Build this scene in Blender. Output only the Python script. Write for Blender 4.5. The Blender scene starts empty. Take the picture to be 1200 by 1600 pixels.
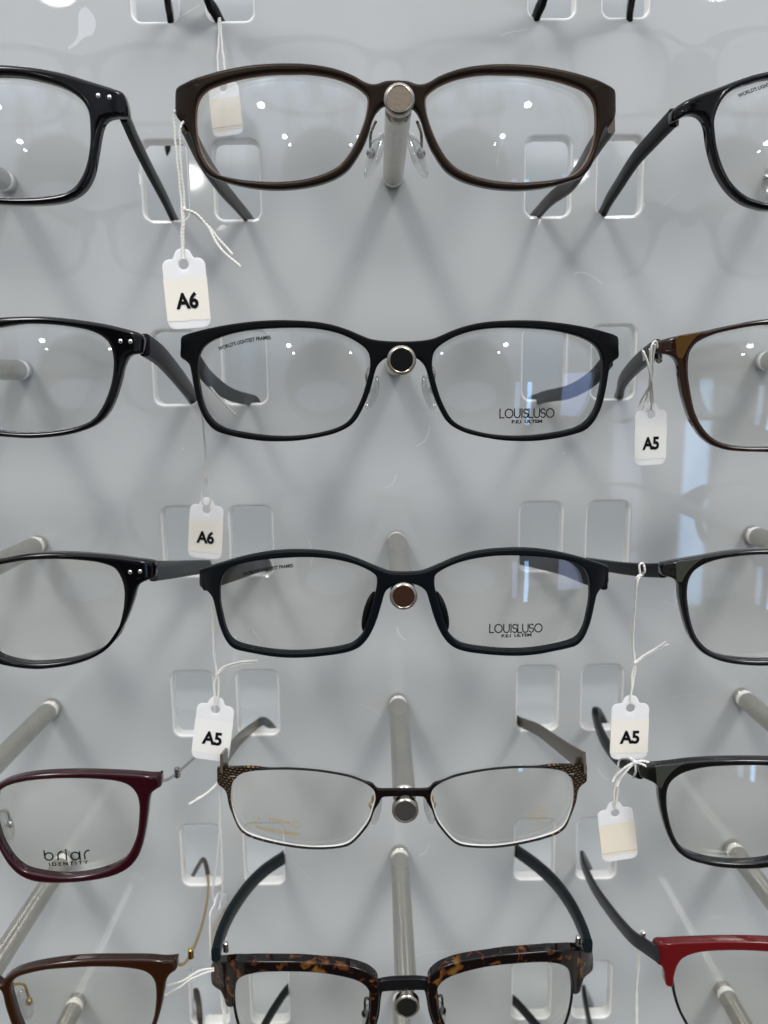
import bpy, math, random
import numpy as np
from mathutils import Matrix, Vector

random.seed(4); np.random.seed(4)
scene = bpy.context.scene
COL = scene.collection

# ------------------------------------------------------------------ camera
S = 0.078                                  # vertical pitch of the display rods (m)
FPX, PIT, YAW, ROLL = 1240.7, 0.16468, 0.00731, 0.01242
CAMD, CAMX, CAMZ = 4.5585 * S, -0.1037 * S, -1.0793 * S
COLW, SLOTX, SLOTW, SLOTH, RODL = 2.0869 * S, 0.8474 * S, 0.2425 * S, 0.4038 * S, 1.2496 * S


def _rot():
    c, s = math.cos(YAW), math.sin(YAW); R1 = np.array([[c, -s, 0], [s, c, 0], [0, 0, 1]])
    c, s = math.cos(PIT), math.sin(PIT); R2 = np.array([[1, 0, 0], [0, c, -s], [0, s, c]])
    c, s = math.cos(ROLL), math.sin(ROLL); R3 = np.array([[c, 0, -s], [0, 1, 0], [s, 0, c]])
    return R3 @ R2 @ R1                    # rows: right, forward, up


RM = _rot()
CAMP = np.array([CAMX, -CAMD, CAMZ])
cam_d = bpy.data.cameras.new('camera')
cam = bpy.data.objects.new('camera', cam_d); COL.objects.link(cam)
r_, f_, u_ = RM
cam.matrix_world = Matrix(((r_[0], u_[0], -f_[0], CAMP[0]), (r_[1], u_[1], -f_[1], CAMP[1]),
                           (r_[2], u_[2], -f_[2], CAMP[2]), (0, 0, 0, 1)))
cam_d.sensor_fit = 'VERTICAL'; cam_d.sensor_height = 36.0
cam_d.lens = FPX / 1600 * 36.0
cam_d.clip_start = 0.01; cam_d.clip_end = 60
cam_d.dof.use_dof = True
cam_d.dof.focus_distance = 0.268
cam_d.dof.aperture_fstop = cam_d.lens / 2.3
scene.camera = cam

# ------------------------------------------------------------------ light
scene.view_settings.view_transform = 'Standard'
scene.view_settings.look = 'None'
scene.view_settings.exposure = -0.12
scene.view_settings.gamma = 1.0
scene.render.engine = 'CYCLES'
scene.cycles.max_bounces = 10
scene.cycles.transparent_max_bounces = 24
scene.cycles.caustics_reflective = False
scene.cycles.caustics_refractive = False

WORLD = bpy.data.worlds.new('World'); scene.world = WORLD; WORLD.use_nodes = True


def build_world():
    nt = WORLD.node_tree; nt.nodes.clear()
    N = nt.nodes.new; L = nt.links.new
    out = N('ShaderNodeOutputWorld'); bg = N('ShaderNodeBackground')
    tc = N('ShaderNodeTexCoord'); sep = N('ShaderNodeSeparateXYZ')
    L(tc.outputs['Generated'], sep.inputs[0])
    ramp = N('ShaderNodeValToRGB'); ramp.color_ramp.elements[0].position = 0.30
    cr = ramp.color_ramp
    cr.elements[0].color = (0.42, 0.39, 0.35, 1)
    cr.elements[1].position = 0.86; cr.elements[1].color = (1.9, 1.93, 2.0, 1)
    for p, c in ((0.44, (0.34, 0.32, 0.29, 1)), (0.51, (0.42, 0.44, 0.47, 1)), (0.57, (0.50, 0.52, 0.56, 1)),
                 (0.585, (0.60, 0.62, 0.66, 1)), (0.70, (0.64, 0.67, 0.72, 1))):
        e = cr.elements.new(p); e.color = c
    mp = N('ShaderNodeMapRange'); mp.inputs[1].default_value = -1; mp.inputs[2].default_value = 1
    L(sep.outputs[2], mp.inputs[0]); L(mp.outputs[0], ramp.inputs[0])
    # uneven far walls of the shop: soft vertical bands (doorways, curtains)
    mapn = N('ShaderNodeMapping'); mapn.inputs['Scale'].default_value = (7, 7, 0.8)
    L(tc.outputs['Generated'], mapn.inputs[0])
    vz = N('ShaderNodeTexNoise'); vz.inputs['Scale'].default_value = 1.0; vz.inputs['Detail'].default_value = 3
    L(mapn.outputs[0], vz.inputs[0])
    r2 = N('ShaderNodeValToRGB'); r2.color_ramp.elements[0].position = 0.40; r2.color_ramp.elements[0].color = (0.6, 0.58, 0.54, 1)
    r2.color_ramp.elements[1].position = 0.56; r2.color_ramp.elements[1].color = (1.15, 1.18, 1.25, 1)
    L(vz.outputs[0], r2.inputs[0])
    mx = N('ShaderNodeMix'); mx.data_type = 'RGBA'; mx.blend_type = 'MULTIPLY'; mx.inputs[0].default_value = 0.9
    L(ramp.outputs[0], mx.inputs[6]); L(r2.outputs[0], mx.inputs[7])
    # the photographer stands close in front of the board: a dark head and body against the room
    def M(op, a, b=None, clamp=False):
        n = N('ShaderNodeMath'); n.operation = op; n.use_clamp = clamp
        for i, v_ in enumerate((a, b)):
            if v_ is None: continue
            if isinstance(v_, (int, float)): n.inputs[i].default_value = v_
            else: L(v_, n.inputs[i])
        return n.outputs[0]
    ny = M('MAXIMUM', M('MULTIPLY', sep.outputs[1], -1.0), .02)
    uu = M('DIVIDE', sep.outputs[0], ny); vv = M('DIVIDE', sep.outputs[2], ny)

    def ell(cx, cz, rx, rz, soft=.16):
        a = M('DIVIDE', M('SUBTRACT', uu, cx), rx); b = M('DIVIDE', M('SUBTRACT', vv, cz), rz)
        d = M('SQRT', M('ADD', M('MULTIPLY', a, a), M('MULTIPLY', b, b)))
        return M('DIVIDE', M('SUBTRACT', 1 + soft, d), soft, True)
    head = ell(.02, -.02, .26, .30)
    body = ell(.04, -1.15, .95, .85)
    arm = ell(.55, -.30, .42, .10)
    sil = M('MAXIMUM', M('MAXIMUM', head, body), arm)
    m2 = N('ShaderNodeMix'); m2.data_type = 'RGBA'; m2.inputs[7].default_value = (.05, .046, .036, 1)
    L(sil, m2.inputs[0]); L(mx.outputs[2], m2.inputs[6])
    m3 = N('ShaderNodeMix'); m3.data_type = 'RGBA'; m3.inputs[7].default_value = (.34, .37, .46, 1)
    L(M('MULTIPLY', ell(.0, -.10, .17, .10), .8), m3.inputs[0]); L(m2.outputs[2], m3.inputs[6])
    # two soft key-light lobes added to the world, high left and right
    acc = m3.outputs[2]
    for sx in (-1, 1):
        v = Vector((.44 * sx, -1, .92)).normalized()
        dp = N('ShaderNodeVectorMath'); dp.operation = 'DOT_PRODUCT'; L(tc.outputs['Generated'], dp.inputs[0]); dp.inputs[1].default_value = v
        lb = M('MULTIPLY', M('POWER', M('MAXIMUM', dp.outputs['Value'], 0.0), 380.0), 64.0)
        ad = N('ShaderNodeVectorMath'); ad.operation = 'ADD'
        cmb = N('ShaderNodeCombineXYZ'); L(lb, cmb.inputs[0]); L(M('MULTIPLY', lb, .985), cmb.inputs[1]); L(M('MULTIPLY', lb, .95), cmb.inputs[2])
        L(acc, ad.inputs[0]); L(cmb.outputs[0], ad.inputs[1]); acc = ad.outputs[0]
    L(acc, bg.inputs[0]); bg.inputs[1].default_value = 1.0
    L(bg.outputs[0], out.inputs[0])


build_world()


def area(name, loc, target, sx, sy, radiance, color=(1, 1, 1), shape='RECTANGLE'):
    d = bpy.data.lights.new(name, 'AREA'); d.shape = shape; d.size = sx
    if shape in ('RECTANGLE', 'ELLIPSE'): d.size_y = sy
    A = sx * sy * (math.pi / 4 if shape in ('DISK', 'ELLIPSE') else 1)
    d.energy = radiance * math.pi * A
    d.color = color
    o = bpy.data.objects.new(name, d); COL.objects.link(o)
    o.location = loc
    v = Vector(target) - Vector(loc)
    o.rotation_euler = v.to_track_quat('-Z', 'Y').to_euler()
    return o


ZC = 1.28 + CAMZ
for k, (x, y, rad, sz) in enumerate(((-1.05, -2.5, 26, .14), (1.15, -2.5, 26, .14), (-1.17, -4.95, 26, .17), (1.26, -4.95, 26, .17),
                                (-1.27, -6.35, 30, .10), (1.27, -6.35, 30, .10))):
    area('ceiling_spot_light', (x, y, ZC), (x * .95, y * .72, -.5), sz, sz, rad, (1, .985, .96), 'DISK')
# the shop window, right behind the photographer: a bright slit and a blind
area('window_light', (1.75, -4.0, -.72), (0, 0, -.1), .13, 1.25, 5.5, (.36, .64, 1.0))
area('window_light', (1.40, -4.1, -.65), (0, 0, -.1), .16, 1.1, 1.6, (.50, .62, 1.0))
area('window_light', (3.3, -3.6, -.5), (0, 0, -.1), 1.0, 1.3, 1.5, (.50, .60, 1.0))

# ------------------------------------------------------------------ materials
MATS = {}


def mat(name, col=(.5, .5, .5), rough=.5, metal=0., coat=0., coat_rough=.03, spec=.5, bump=0., bscale=400., trans=0., sss=0., var=0., ior=1.5):
    if name in MATS: return MATS[name]
    m = bpy.data.materials.new(name); m.use_nodes = True
    nt = m.node_tree; b = nt.nodes['Principled BSDF']
    b.inputs['Base Color'].default_value = (*col, 1); b.inputs['Roughness'].default_value = rough
    b.inputs['Metallic'].default_value = metal; b.inputs['Coat Weight'].default_value = coat
    b.inputs['Coat Roughness'].default_value = coat_rough; b.inputs['Specular IOR Level'].default_value = spec if coat < .3 else spec * .15
    b.inputs['Transmission Weight'].default_value = trans; b.inputs['IOR'].default_value = ior; b.inputs['Coat IOR'].default_value = 1.4
    if sss:
        b.inputs['Subsurface Weight'].default_value = sss; b.inputs['Subsurface Radius'].default_value = (.004, .004, .004)
        b.inputs['Subsurface Scale'].default_value = 1.0
    tc = nt.nodes.new('ShaderNodeTexCoord')
    n = nt.nodes.new('ShaderNodeTexNoise'); n.inputs['Scale'].default_value = bscale; n.inputs['Detail'].default_value = 4
    nt.links.new(tc.outputs['Object'], n.inputs[0])
    if bump:
        bp = nt.nodes.new('ShaderNodeBump'); bp.inputs['Strength'].default_value = bump; bp.inputs['Distance'].default_value = .0003
        nt.links.new(n.outputs[0], bp.inputs['Height']); nt.links.new(bp.outputs[0], b.inputs['Normal'])
    if var:
        mx = nt.nodes.new('ShaderNodeMix'); mx.data_type = 'RGBA'
        mx.inputs[6].default_value = (*[c * (1 - var) for c in col], 1); mx.inputs[7].default_value = (*[min(1, c * (1 + var)) for c in col], 1)
        n2 = nt.nodes.new('ShaderNodeTexNoise'); n2.inputs['Scale'].default_value = bscale * .12
        nt.links.new(tc.outputs['Object'], n2.inputs[0]); nt.links.new(n2.outputs[0], mx.inputs[0])
        nt.links.new(mx.outputs[2], b.inputs['Base Color'])
    MATS[name] = m
    return m


def clear_mat(name, tint, refl=(1, 1, 1), rough=0.0, boost=1.0, mixc=None):
    """thin clear plastic / demo lens: see-through with a fresnel reflection"""
    if name in MATS: return MATS[name]
    m = bpy.data.materials.new(name); m.use_nodes = True
    nt = m.node_tree; nt.nodes.clear(); N = nt.nodes.new; L = nt.links.new
    out = N('ShaderNodeOutputMaterial'); mix = N('ShaderNodeMixShader')
    tr = N('ShaderNodeBsdfTransparent'); tr.inputs[0].default_value = (*tint, 1)
    gl = N('ShaderNodeBsdfGlossy'); gl.inputs[0].default_value = (*refl, 1); gl.inputs['Roughness'].default_value = rough
    geo = N('ShaderNodeNewGeometry'); fr = N('ShaderNodeFresnel')
    mr = N('ShaderNodeMapRange'); mr.inputs[3].default_value = 1.5; mr.inputs[4].default_value = 1 / 1.5
    L(geo.outputs['Backfacing'], mr.inputs[0]); L(mr.outputs[0], fr.inputs[0])
    mu = N('ShaderNodeMath'); mu.operation = 'MULTIPLY'; mu.inputs[1].default_value = boost
    mu.use_clamp = True
    L(fr.outputs[0], mu.inputs[0]); L(mu.outputs[0], mix.inputs[0])
    L(tr.outputs[0], mix.inputs[1]); L(gl.outputs[0], mix.inputs[2])
    last = mix
    if mixc:
        df = N('ShaderNodeBsdfDiffuse'); df.inputs[0].default_value = (*mixc[:3], 1)
        m2 = N('ShaderNodeMixShader'); m2.inputs[0].default_value = mixc[3]
        L(mix.outputs[0], m2.inputs[1]); L(df.outputs[0], m2.inputs[2]); last = m2
    L(last.outputs[0], out.inputs[0])
    MATS[name] = m
    return m


def spot_mat(name, base, spots, scale, lo, hi, rough=.12):
    """tortoiseshell: amber patches in dark brown"""
    m = mat(name, base, rough, coat=.7)
    nt = m.node_tree; b = nt.nodes['Principled BSDF']
    tc = nt.nodes.new('ShaderNodeTexCoord'); n = nt.nodes.new('ShaderNodeTexNoise')
    n.inputs['Scale'].default_value = scale; n.inputs['Detail'].default_value = 2.5; n.inputs['Distortion'].default_value = .8
    nt.links.new(tc.outputs['Object'], n.inputs[0])
    r = nt.nodes.new('ShaderNodeValToRGB'); r.color_ramp.elements[0].position = lo; r.color_ramp.elements[0].color = (*base, 1)
    r.color_ramp.elements[1].position = hi; r.color_ramp.elements[1].color = (*spots, 1)
    e = r.color_ramp.elements.new((lo + hi) / 2); e.color = (.09, .028, .008, 1)
    nt.links.new(n.outputs[0], r.inputs[0]); nt.links.new(r.outputs[0], b.inputs['Base Color'])
    return m


def check_mat(name):
    """black metal with small vertical gold dashes near the end pieces"""
    m = mat(name, (.005, .004, .004), .25, ior=1.3)
    nt = m.node_tree; b = nt.nodes['Principled BSDF']; N = nt.nodes.new; L = nt.links.new
    tc = N('ShaderNodeTexCoord'); mp = N('ShaderNodeMapping')
    mp.inputs['Rotation'].default_value = (math.pi / 2, 0, 0)
    L(tc.outputs['Object'], mp.inputs[0])
    br = N('ShaderNodeTexBrick'); br.inputs['Scale'].default_value = 1.0
    br.inputs['Brick Width'].default_value = .0017; br.inputs['Row Height'].default_value = .00105
    br.inputs['Mortar Size'].default_value = .00042; br.inputs['Mortar Smooth'].default_value = 0.05
    br.inputs['Color1'].default_value = (.24, .145, .05, 1); br.inputs['Color2'].default_value = (.14, .08, .03, 1)
    br.inputs['Mortar'].default_value = (.010, .007, .006, 1)
    L(mp.outputs[0], br.inputs[0])
    sep = N('ShaderNodeSeparateXYZ'); L(tc.outputs['Object'], sep.inputs[0])
    ab = N('ShaderNodeMath'); ab.operation = 'ABSOLUTE'; L(sep.outputs[0], ab.inputs[0])
    mr = N('ShaderNodeMapRange'); mr.inputs[1].default_value = .044; mr.inputs[2].default_value = .054
    L(ab.outputs[0], mr.inputs[0])
    mx = N('ShaderNodeMix'); mx.data_type = 'RGBA'; mx.inputs[6].default_value = (.005, .0035, .003, 1)
    L(mr.outputs[0], mx.inputs[0]); L(br.outputs[0], mx.inputs[7]); L(mx.outputs[2], b.inputs['Base Color'])
    return m


def rod_mat(name):
    """clear rod of acrylic, slightly frosted: lets about half of the light through"""
    m = mat(name, (.56, .54, .49), .20, .85, bump=.12, bscale=1200, var=.15)
    nt = m.node_tree; N = nt.nodes.new; L = nt.links.new
    b = nt.nodes['Principled BSDF']; out = nt.nodes['Material Output']
    tr = N('ShaderNodeBsdfTransparent'); tr.inputs[0].default_value = (.80, .79, .75, 1)
    mx = N('ShaderNodeMixShader'); mx.inputs[0].default_value = .72
    L(tr.outputs[0], mx.inputs[1]); L(b.outputs[0], mx.inputs[2]); L(mx.outputs[0], out.inputs[0])
    return m


LENS = clear_mat('demo_lens_plastic', (.985, .985, .968), (.93, .96, 1.0), 0.0, 1.4)
LENS2 = clear_mat('demo_lens_coated_plastic', (.980, .976, .968), (.72, .86, 1.0), 0.0, 1.7)
PADC = clear_mat('silicone_pad', (.86, .87, .86), (1, 1, 1), .03, 2.6, (.85, .85, .83, .10))
STEEL = mat('brushed_steel', (.60, .57, .52), .24, 1.0, bump=.10, bscale=1500, var=.12)
ACRYL = rod_mat('frosted_acrylic_rod')
STEELP = mat('polished_steel', (.34, .31, .27), .20, 1.0)
CHROME = mat('chrome_screw', (.70, .69, .68), .10, 1.0)
GOLD = mat('gold_wire', (.62, .44, .20), .18, 1.0)
SILVER = mat('silver_wire', (.50, .50, .50), .22, 1.0)
INK = mat('black_print', (.006, .006, .008), .7, spec=.1)
GOLDINK = mat('gold_print', (.52, .38, .17), .45, .3)
THREAD = mat('cotton_thread', (.80, .79, .74), .9)
TAG = mat('white_plastic_tag', (.86, .86, .86), .35, sss=.25)
STICK = mat('cream_sticker', (.83, .79, .70), .55, var=.05, bscale=300)
STICKB = mat('old_cream_sticker', (.80, .73, .60), .55, var=.06, bscale=300)
STICKW = mat('white_sticker', (.84, .83, .79), .5, var=.04, bscale=300)
BAND = mat('collar_cream', (.88, .86, .80), .18, coat=.5)


# ------------------------------------------------------------------ helpers
def ray(px, py):
    d = r_ * ((px - 600) / FPX) + f_ + u_ * ((800 - py) / FPX)
    return d


def U(px, py, y):
    """the world point seen at photo pixel px,py on the plane of depth y (metres, panel face = 0)"""
    d = ray(px, py); t = (y - CAMP[1]) / d[1]
    return CAMP + d * t


def W2P(P):
    v = RM @ (np.asarray(P) - CAMP); return 600 + FPX * v[0] / v[1], 800 - FPX * v[2] / v[1], v[1]


def empty(name, loc, label, cat, group=None):
    o = bpy.data.objects.new(name, None); COL.objects.link(o); o.location = loc
    o.empty_display_size = .01
    o['label'] = label; o['category'] = cat
    if group: o['group'] = group
    return o


def world_loc(o):
    v = Vector(o.location)
    while o.parent: o = o.parent; v = v + Vector(o.location)
    return v


def mesh_obj(name, verts, faces, m, parent=None, smooth=True, angle=35, label=None, loc=None, wn=False):
    """verts in world coordinates; the object is placed at its parent's origin"""
    org = np.array(world_loc(parent)) if parent else (np.array(loc) if loc is not None else np.zeros(3))
    V = np.asarray(verts, float) - org
    me = bpy.data.meshes.new(name); me.from_pydata([tuple(v) for v in V], [], [tuple(int(i) for i in f) for f in faces]); me.update()
    if smooth:
        me.polygons.foreach_set('use_smooth', [True] * len(me.polygons))
        me.set_sharp_from_angle(angle=math.radians(angle))
    me.materials.append(m)
    o = bpy.data.objects.new(name, me); COL.objects.link(o)
    if wn:
        md = o.modifiers.new('normals', 'WEIGHTED_NORMAL'); md.weight = 100; md.keep_sharp = True; md.mode = 'FACE_AREA'
    if parent: o.parent = parent
    elif loc is not None: o.location = loc
    if label: o['label'] = label
    return o


def crom(P, n=6, closed=True):
    P = np.asarray(P, float); N = len(P); out = []
    rng = range(N) if closed else range(N - 1)
    for i in rng:
        if closed: p0, p1, p2, p3 = P[i - 1], P[i], P[(i + 1) % N], P[(i + 2) % N]
        else: p0, p1, p2, p3 = P[max(i - 1, 0)], P[i], P[i + 1], P[min(i + 2, N - 1)]
        for j in range(n):
            t = j / n
            out.append(.5 * ((2 * p1) + (-p0 + p2) * t + (2 * p0 - 5 * p1 + 4 * p2 - p3) * t * t + (-p0 + 3 * p1 - 3 * p2 + p3) * t ** 3))
    if not closed: out.append(P[-1])
    return np.array(out)


def curve_solid(loops, T, bev, res=2, fine=2.2):
    """filled 2-D loops (metres) with thickness T and rounded edges -> verts (x, y, depth), faces"""
    cu = bpy.data.curves.new('tmp', 'CURVE'); cu.dimensions = '2D'; cu.fill_mode = 'BOTH'
    cu.extrude = max(0, (T / 2 - bev)) * 1000; cu.bevel_depth = bev * 1000; cu.bevel_resolution = res; cu.offset = -bev * 1000
    for lp in loops:
        sp = cu.splines.new('POLY'); sp.points.add(len(lp) - 1)
        for i, p in enumerate(lp): sp.points[i].co = (p[0] * 1000, p[1] * 1000, 0, 1)
        sp.use_cyclic_u = True
    o = bpy.data.objects.new('tmp', cu); COL.objects.link(o)
    dg = bpy.context.evaluated_depsgraph_get(); dg.update()
    me = bpy.data.meshes.new_from_object(o.evaluated_get(dg), depsgraph=dg)
    import bmesh
    bm = bmesh.new(); bm.from_mesh(me); bmesh.ops.remove_doubles(bm, verts=bm.verts, dist=.0005)
    if fine:
        bmesh.ops.triangulate(bm, faces=[f for f in bm.faces if len(f.verts) > 4])
        for _ in range(4):
            ed = [e for e in bm.edges if e.calc_length() > fine]
            if not ed: break
            bmesh.ops.subdivide_edges(bm, edges=ed, cuts=1)
            bmesh.ops.triangulate(bm, faces=[f for f in bm.faces if len(f.verts) > 4])
    bmesh.ops.recalc_face_normals(bm, faces=bm.faces); bm.to_mesh(me); bm.free()
    V = np.array([v.co[:] for v in me.vertices]) / 1000; F = [tuple(p.vertices) for p in me.polygons]
    bpy.data.objects.remove(o); bpy.data.curves.remove(cu); bpy.data.meshes.remove(me)
    return V, F


def text_flat(body, bold=0.0, spacing=1.0):
    """flat text outline scaled to a unit-width box: verts (0..1, 0..h), faces, h"""
    cu = bpy.data.curves.new('tmp', 'FONT'); cu.body = body; cu.size = 10; cu.offset = bold; cu.space_character = spacing
    cu.resolution_u = 4
    o = bpy.data.objects.new('tmp', cu); COL.objects.link(o)
    dg = bpy.context.evaluated_depsgraph_get(); dg.update()
    me = bpy.data.meshes.new_from_object(o.evaluated_get(dg), depsgraph=dg)
    V = np.array([v.co[:] for v in me.vertices])[:, :2]; F = [tuple(p.vertices) for p in me.polygons]
    bpy.data.objects.remove(o); bpy.data.curves.remove(cu); bpy.data.meshes.remove(me)
    V -= V.min(0); w = V[:, 0].max(); V /= w
    return V, F


def sweep(path, sec, name, m, parent, up=(0, 0, 1), caps=True, label=None):
    """sweep sections along path; sec(i,t)-> list of (side, up) offsets"""
    P = np.asarray(path, float); n = len(P); verts = []; k = None
    up = np.array(up, float)
    for i in range(n):
        t = P[min(i + 1, n - 1)] - P[max(i - 1, 0)]; t /= np.linalg.norm(t)
        side = np.cross(t, up)
        if np.linalg.norm(side) < .2: side = np.array([1., 0, 0])
        side /= np.linalg.norm(side); uu = np.cross(side, t)
        pts = sec(i / (n - 1)); k = len(pts)
        for a, b in pts: verts.append(P[i] + side * a + uu * b)
    faces = []
    for i in range(n - 1):
        for j in range(k):
            faces.append((i * k + j, i * k + (j + 1) % k, (i + 1) * k + (j + 1) % k, (i + 1) * k + j))
    if caps: faces += [tuple(range(k))[::-1], tuple((n - 1) * k + j for j in range(k))]
    return mesh_obj(name, verts, faces, m, parent, label=label, angle=40)


def rrect(w, h, r, k=3):
    """rounded rectangle section"""
    r = min(r, w / 2 * .98, h / 2 * .98); out = []
    for cx, cy, a0 in ((w / 2 - r, h / 2 - r, 0), (-w / 2 + r, h / 2 - r, 90), (-w / 2 + r, -h / 2 + r, 180), (w / 2 - r, -h / 2 + r, 270)):
        for j in range(k):
            a = math.radians(a0 + 90 * j / (k - 1)); out.append((cx + r * math.cos(a), cy + r * math.sin(a)))
    return out


def circ(r, k=8):
    return [(r * math.cos(2 * math.pi * j / k), r * math.sin(2 * math.pi * j / k)) for j in range(k)]


def tube_raw(P, r, k=8):
    P = np.asarray(P, float); n = len(P); V = []; F = []
    T = np.gradient(P, axis=0); T /= np.linalg.norm(T, axis=1)[:, None] + 1e-12
    a = np.array([.3, -.8, .5]); a /= np.linalg.norm(a)
    for i in range(n):
        s = np.cross(T[i], a); s /= np.linalg.norm(s) + 1e-9; u = np.cross(s, T[i])
        a = -(-a + T[i] * 0)  # keep reference
        for j in range(k):
            w = 2 * math.pi * j / k; V.append(P[i] + (s * math.cos(w) + u * math.sin(w)) * r)
    for i in range(n - 1):
        for j in range(k): F.append((i * k + j, i * k + (j + 1) % k, (i + 1) * k + (j + 1) % k, (i + 1) * k + j))
    F += [tuple(range(k))[::-1], tuple((n - 1) * k + j for j in range(k))]
    return V, F


def join(parts):
    V = []; F = []
    for v, f in parts:
        b = len(V); V += list(v); F += [tuple(i + b for i in q) for q in f]
    return V, F


def lathe_y(prof, c, k=40):
    """profile [(y, r)] turned about the y axis through c"""
    V = []; F = []
    for (y, r) in prof:
        for j in range(k):
            a = 2 * math.pi * j / k; V.append((c[0] + r * math.cos(a), y, c[2] + r * math.sin(a)))
    for i in range(len(prof) - 1):
        for j in range(k): F.append((i * k + j, i * k + (j + 1) % k, (i + 1) * k + (j + 1) % k, (i + 1) * k + j))
    F.append(tuple(range(k))); F.append(tuple((len(prof) - 1) * k + j for j in range(k))[::-1])
    return V, F


def ball(c, rx, ry, rz, rot=None, n=10, k=14):
    V = []; F = []
    for i in range(n + 1):
        th = math.pi * i / n
        for j in range(k):
            ph = 2 * math.pi * j / k
            p = np.array([rx * math.sin(th) * math.cos(ph), ry * math.sin(th) * math.sin(ph), rz * math.cos(th)])
            if rot is not None: p = rot @ p
            V.append(np.array(c) + p)
    for i in range(n):
        for j in range(k): F.append((i * k + j, (i + 1) * k + j, (i + 1) * k + (j + 1) % k, i * k + (j + 1) % k))
    return V, F


# ------------------------------------------------------------------ display board
PT = .095 * S


def panel_material():
    m = mat('grey_lacquered_board', (.50, .515, .515), .45, coat=1.0, coat_rough=.012, spec=.2)
    nt = m.node_tree; b = nt.nodes['Principled BSDF']; N = nt.nodes.new; L = nt.links.new
    tc = N('ShaderNodeTexCoord')
    b.inputs['Coat IOR'].default_value = 1.62
    # faint dust and hairline scratches in the lacquer
    n = N('ShaderNodeTexNoise'); n.inputs['Scale'].default_value = 9; n.inputs['Detail'].default_value = 5; L(tc.outputs['Object'], n.inputs[0])
    mx = N('ShaderNodeMix'); mx.data_type = 'RGBA'; mx.inputs[6].default_value = (.500, .520, .525, 1); mx.inputs[7].default_value = (.522, .538, .534, 1)
    L(n.outputs[0], mx.inputs[0])
    v = N('ShaderNodeTexVoronoi'); v.inputs['Scale'].default_value = 48; L(tc.outputs['Object'], v.inputs[0])
    lt = N('ShaderNodeMath'); lt.operation = 'LESS_THAN'; lt.inputs[1].default_value = .020; L(v.outputs['Distance'], lt.inputs[0])
    m3 = N('ShaderNodeMix'); m3.data_type = 'RGBA'; m3.inputs[7].default_value = (.66, .68, .69, 1)
    # short hairline scratches: thin slices of a stretched, strongly distorted noise, kept only in patches
    ws = N('ShaderNodeTexNoise'); ws.inputs['Scale'].default_value = 16; ws.inputs['Detail'].default_value = 1; L(tc.outputs['Object'], ws.inputs[0])
    sb = N('ShaderNodeMath'); sb.operation = 'SUBTRACT'; sb.inputs[1].default_value = .5; L(ws.outputs[0], sb.inputs[0])
    ab = N('ShaderNodeMath'); ab.operation = 'ABSOLUTE'; L(sb.outputs[0], ab.inputs[0])
    hl = N('ShaderNodeMath'); hl.operation = 'LESS_THAN'; hl.inputs[1].default_value = .0011; L(ab.outputs[0], hl.inputs[0])
    pn = N('ShaderNodeTexNoise'); pn.inputs['Scale'].default_value = 42; pn.inputs['Detail'].default_value = 0; L(tc.outputs['Object'], pn.inputs[0])
    gt = N('ShaderNodeMath'); gt.operation = 'GREATER_THAN'; gt.inputs[1].default_value = .68; L(pn.outputs[0], gt.inputs[0])
    mm = N('ShaderNodeMath'); mm.operation = 'MULTIPLY'; L(hl.outputs[0], mm.inputs[0]); L(gt.outputs[0], mm.inputs[1])
    mk = N('ShaderNodeMath'); mk.operation = 'MAXIMUM'; L(lt.outputs[0], mk.inputs[0]); L(mm.outputs[0], mk.inputs[1])
    L(mk.outputs[0], m3.inputs[0]); L(mx.outputs[2], m3.inputs[6])
    # wiped smears in the gloss
    sm = N('ShaderNodeTexNoise'); sm.inputs['Scale'].default_value = 14; sm.inputs['Detail'].default_value = 6; sm.inputs['Distortion'].default_value = 1.5; L(tc.outputs['Object'], sm.inputs[0])
    sr = N('ShaderNodeMapRange'); sr.inputs[1].default_value = .45; sr.inputs[2].default_value = .75; sr.inputs[3].default_value = .008; sr.inputs[4].default_value = .07
    L(sm.outputs[0], sr.inputs[0]); L(sr.outputs[0], b.inputs['Coat Roughness'])
    L(m3.outputs[2], b.inputs['Base Color'])
    return m


def build_board():
    xs, z0, z1 = 2.6 * COLW, -7.6 * S, 1.9 * S
    outer = [(-xs, z0), (xs, z0), (xs, z1), (-xs, z1)]
    loops = [outer]
    for c in range(-2, 3):
        for r in range(0, 8):
            for sg in (-1, 1):
                x = c * COLW + sg * SLOTX; z = -(r - 1) * S + .0018 * S
                loops.append([(x + a, z + b) for a, b in rrect(SLOTW, SLOTH, .0036, 6)])
    V, F = curve_solid(loops, PT, .0013, 2, fine=0)
    W = np.stack([V[:, 0], -V[:, 2] + PT / 2, V[:, 1]], 1)
    o = mesh_obj('display_board', W, F, panel_material(), None, smooth=False)
    o['kind'] = 'structure'
    rim = mat('slot_edge_white', (.93, .92, .89), .35)
    o.data.materials.append(rim)
    for p in o.data.polygons:
        c = p.center
        if abs(p.normal.y) < .93 and abs(c.x) < xs * .99 and z0 * .99 < c.z < z1 * .99: p.material_index = 1
    # wall behind the slots
    bk = mat('grey_backing_wall', (.52, .54, .55), .5, coat=.5, coat_rough=.1, var=.03, bscale=60)
    y = .72 * S
    V = [(-xs, y, z0), (xs, y, z0), (xs, y, z1), (-xs, y, z1), (-xs, y + .01, z0), (xs, y + .01, z0), (xs, y + .01, z1), (-xs, y + .01, z1)]
    F = [(0, 1, 2, 3), (7, 6, 5, 4), (0, 4, 5, 1), (1, 5, 6, 2), (2, 6, 7, 3), (3, 7, 4, 0)]
    o = mesh_obj('backing_wall', V, F, bk, None, smooth=False); o['kind'] = 'structure'
    # unseen fill lights added behind the board to brighten the slot interiors
    for r in range(-1, 8):
        z = -(r - .5) * S
        area('slot_fill_light', (0, PT + .006, z), (0, 1, z), xs * 1.9, .012, 3.4, (.97, .985, 1.0))


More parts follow.
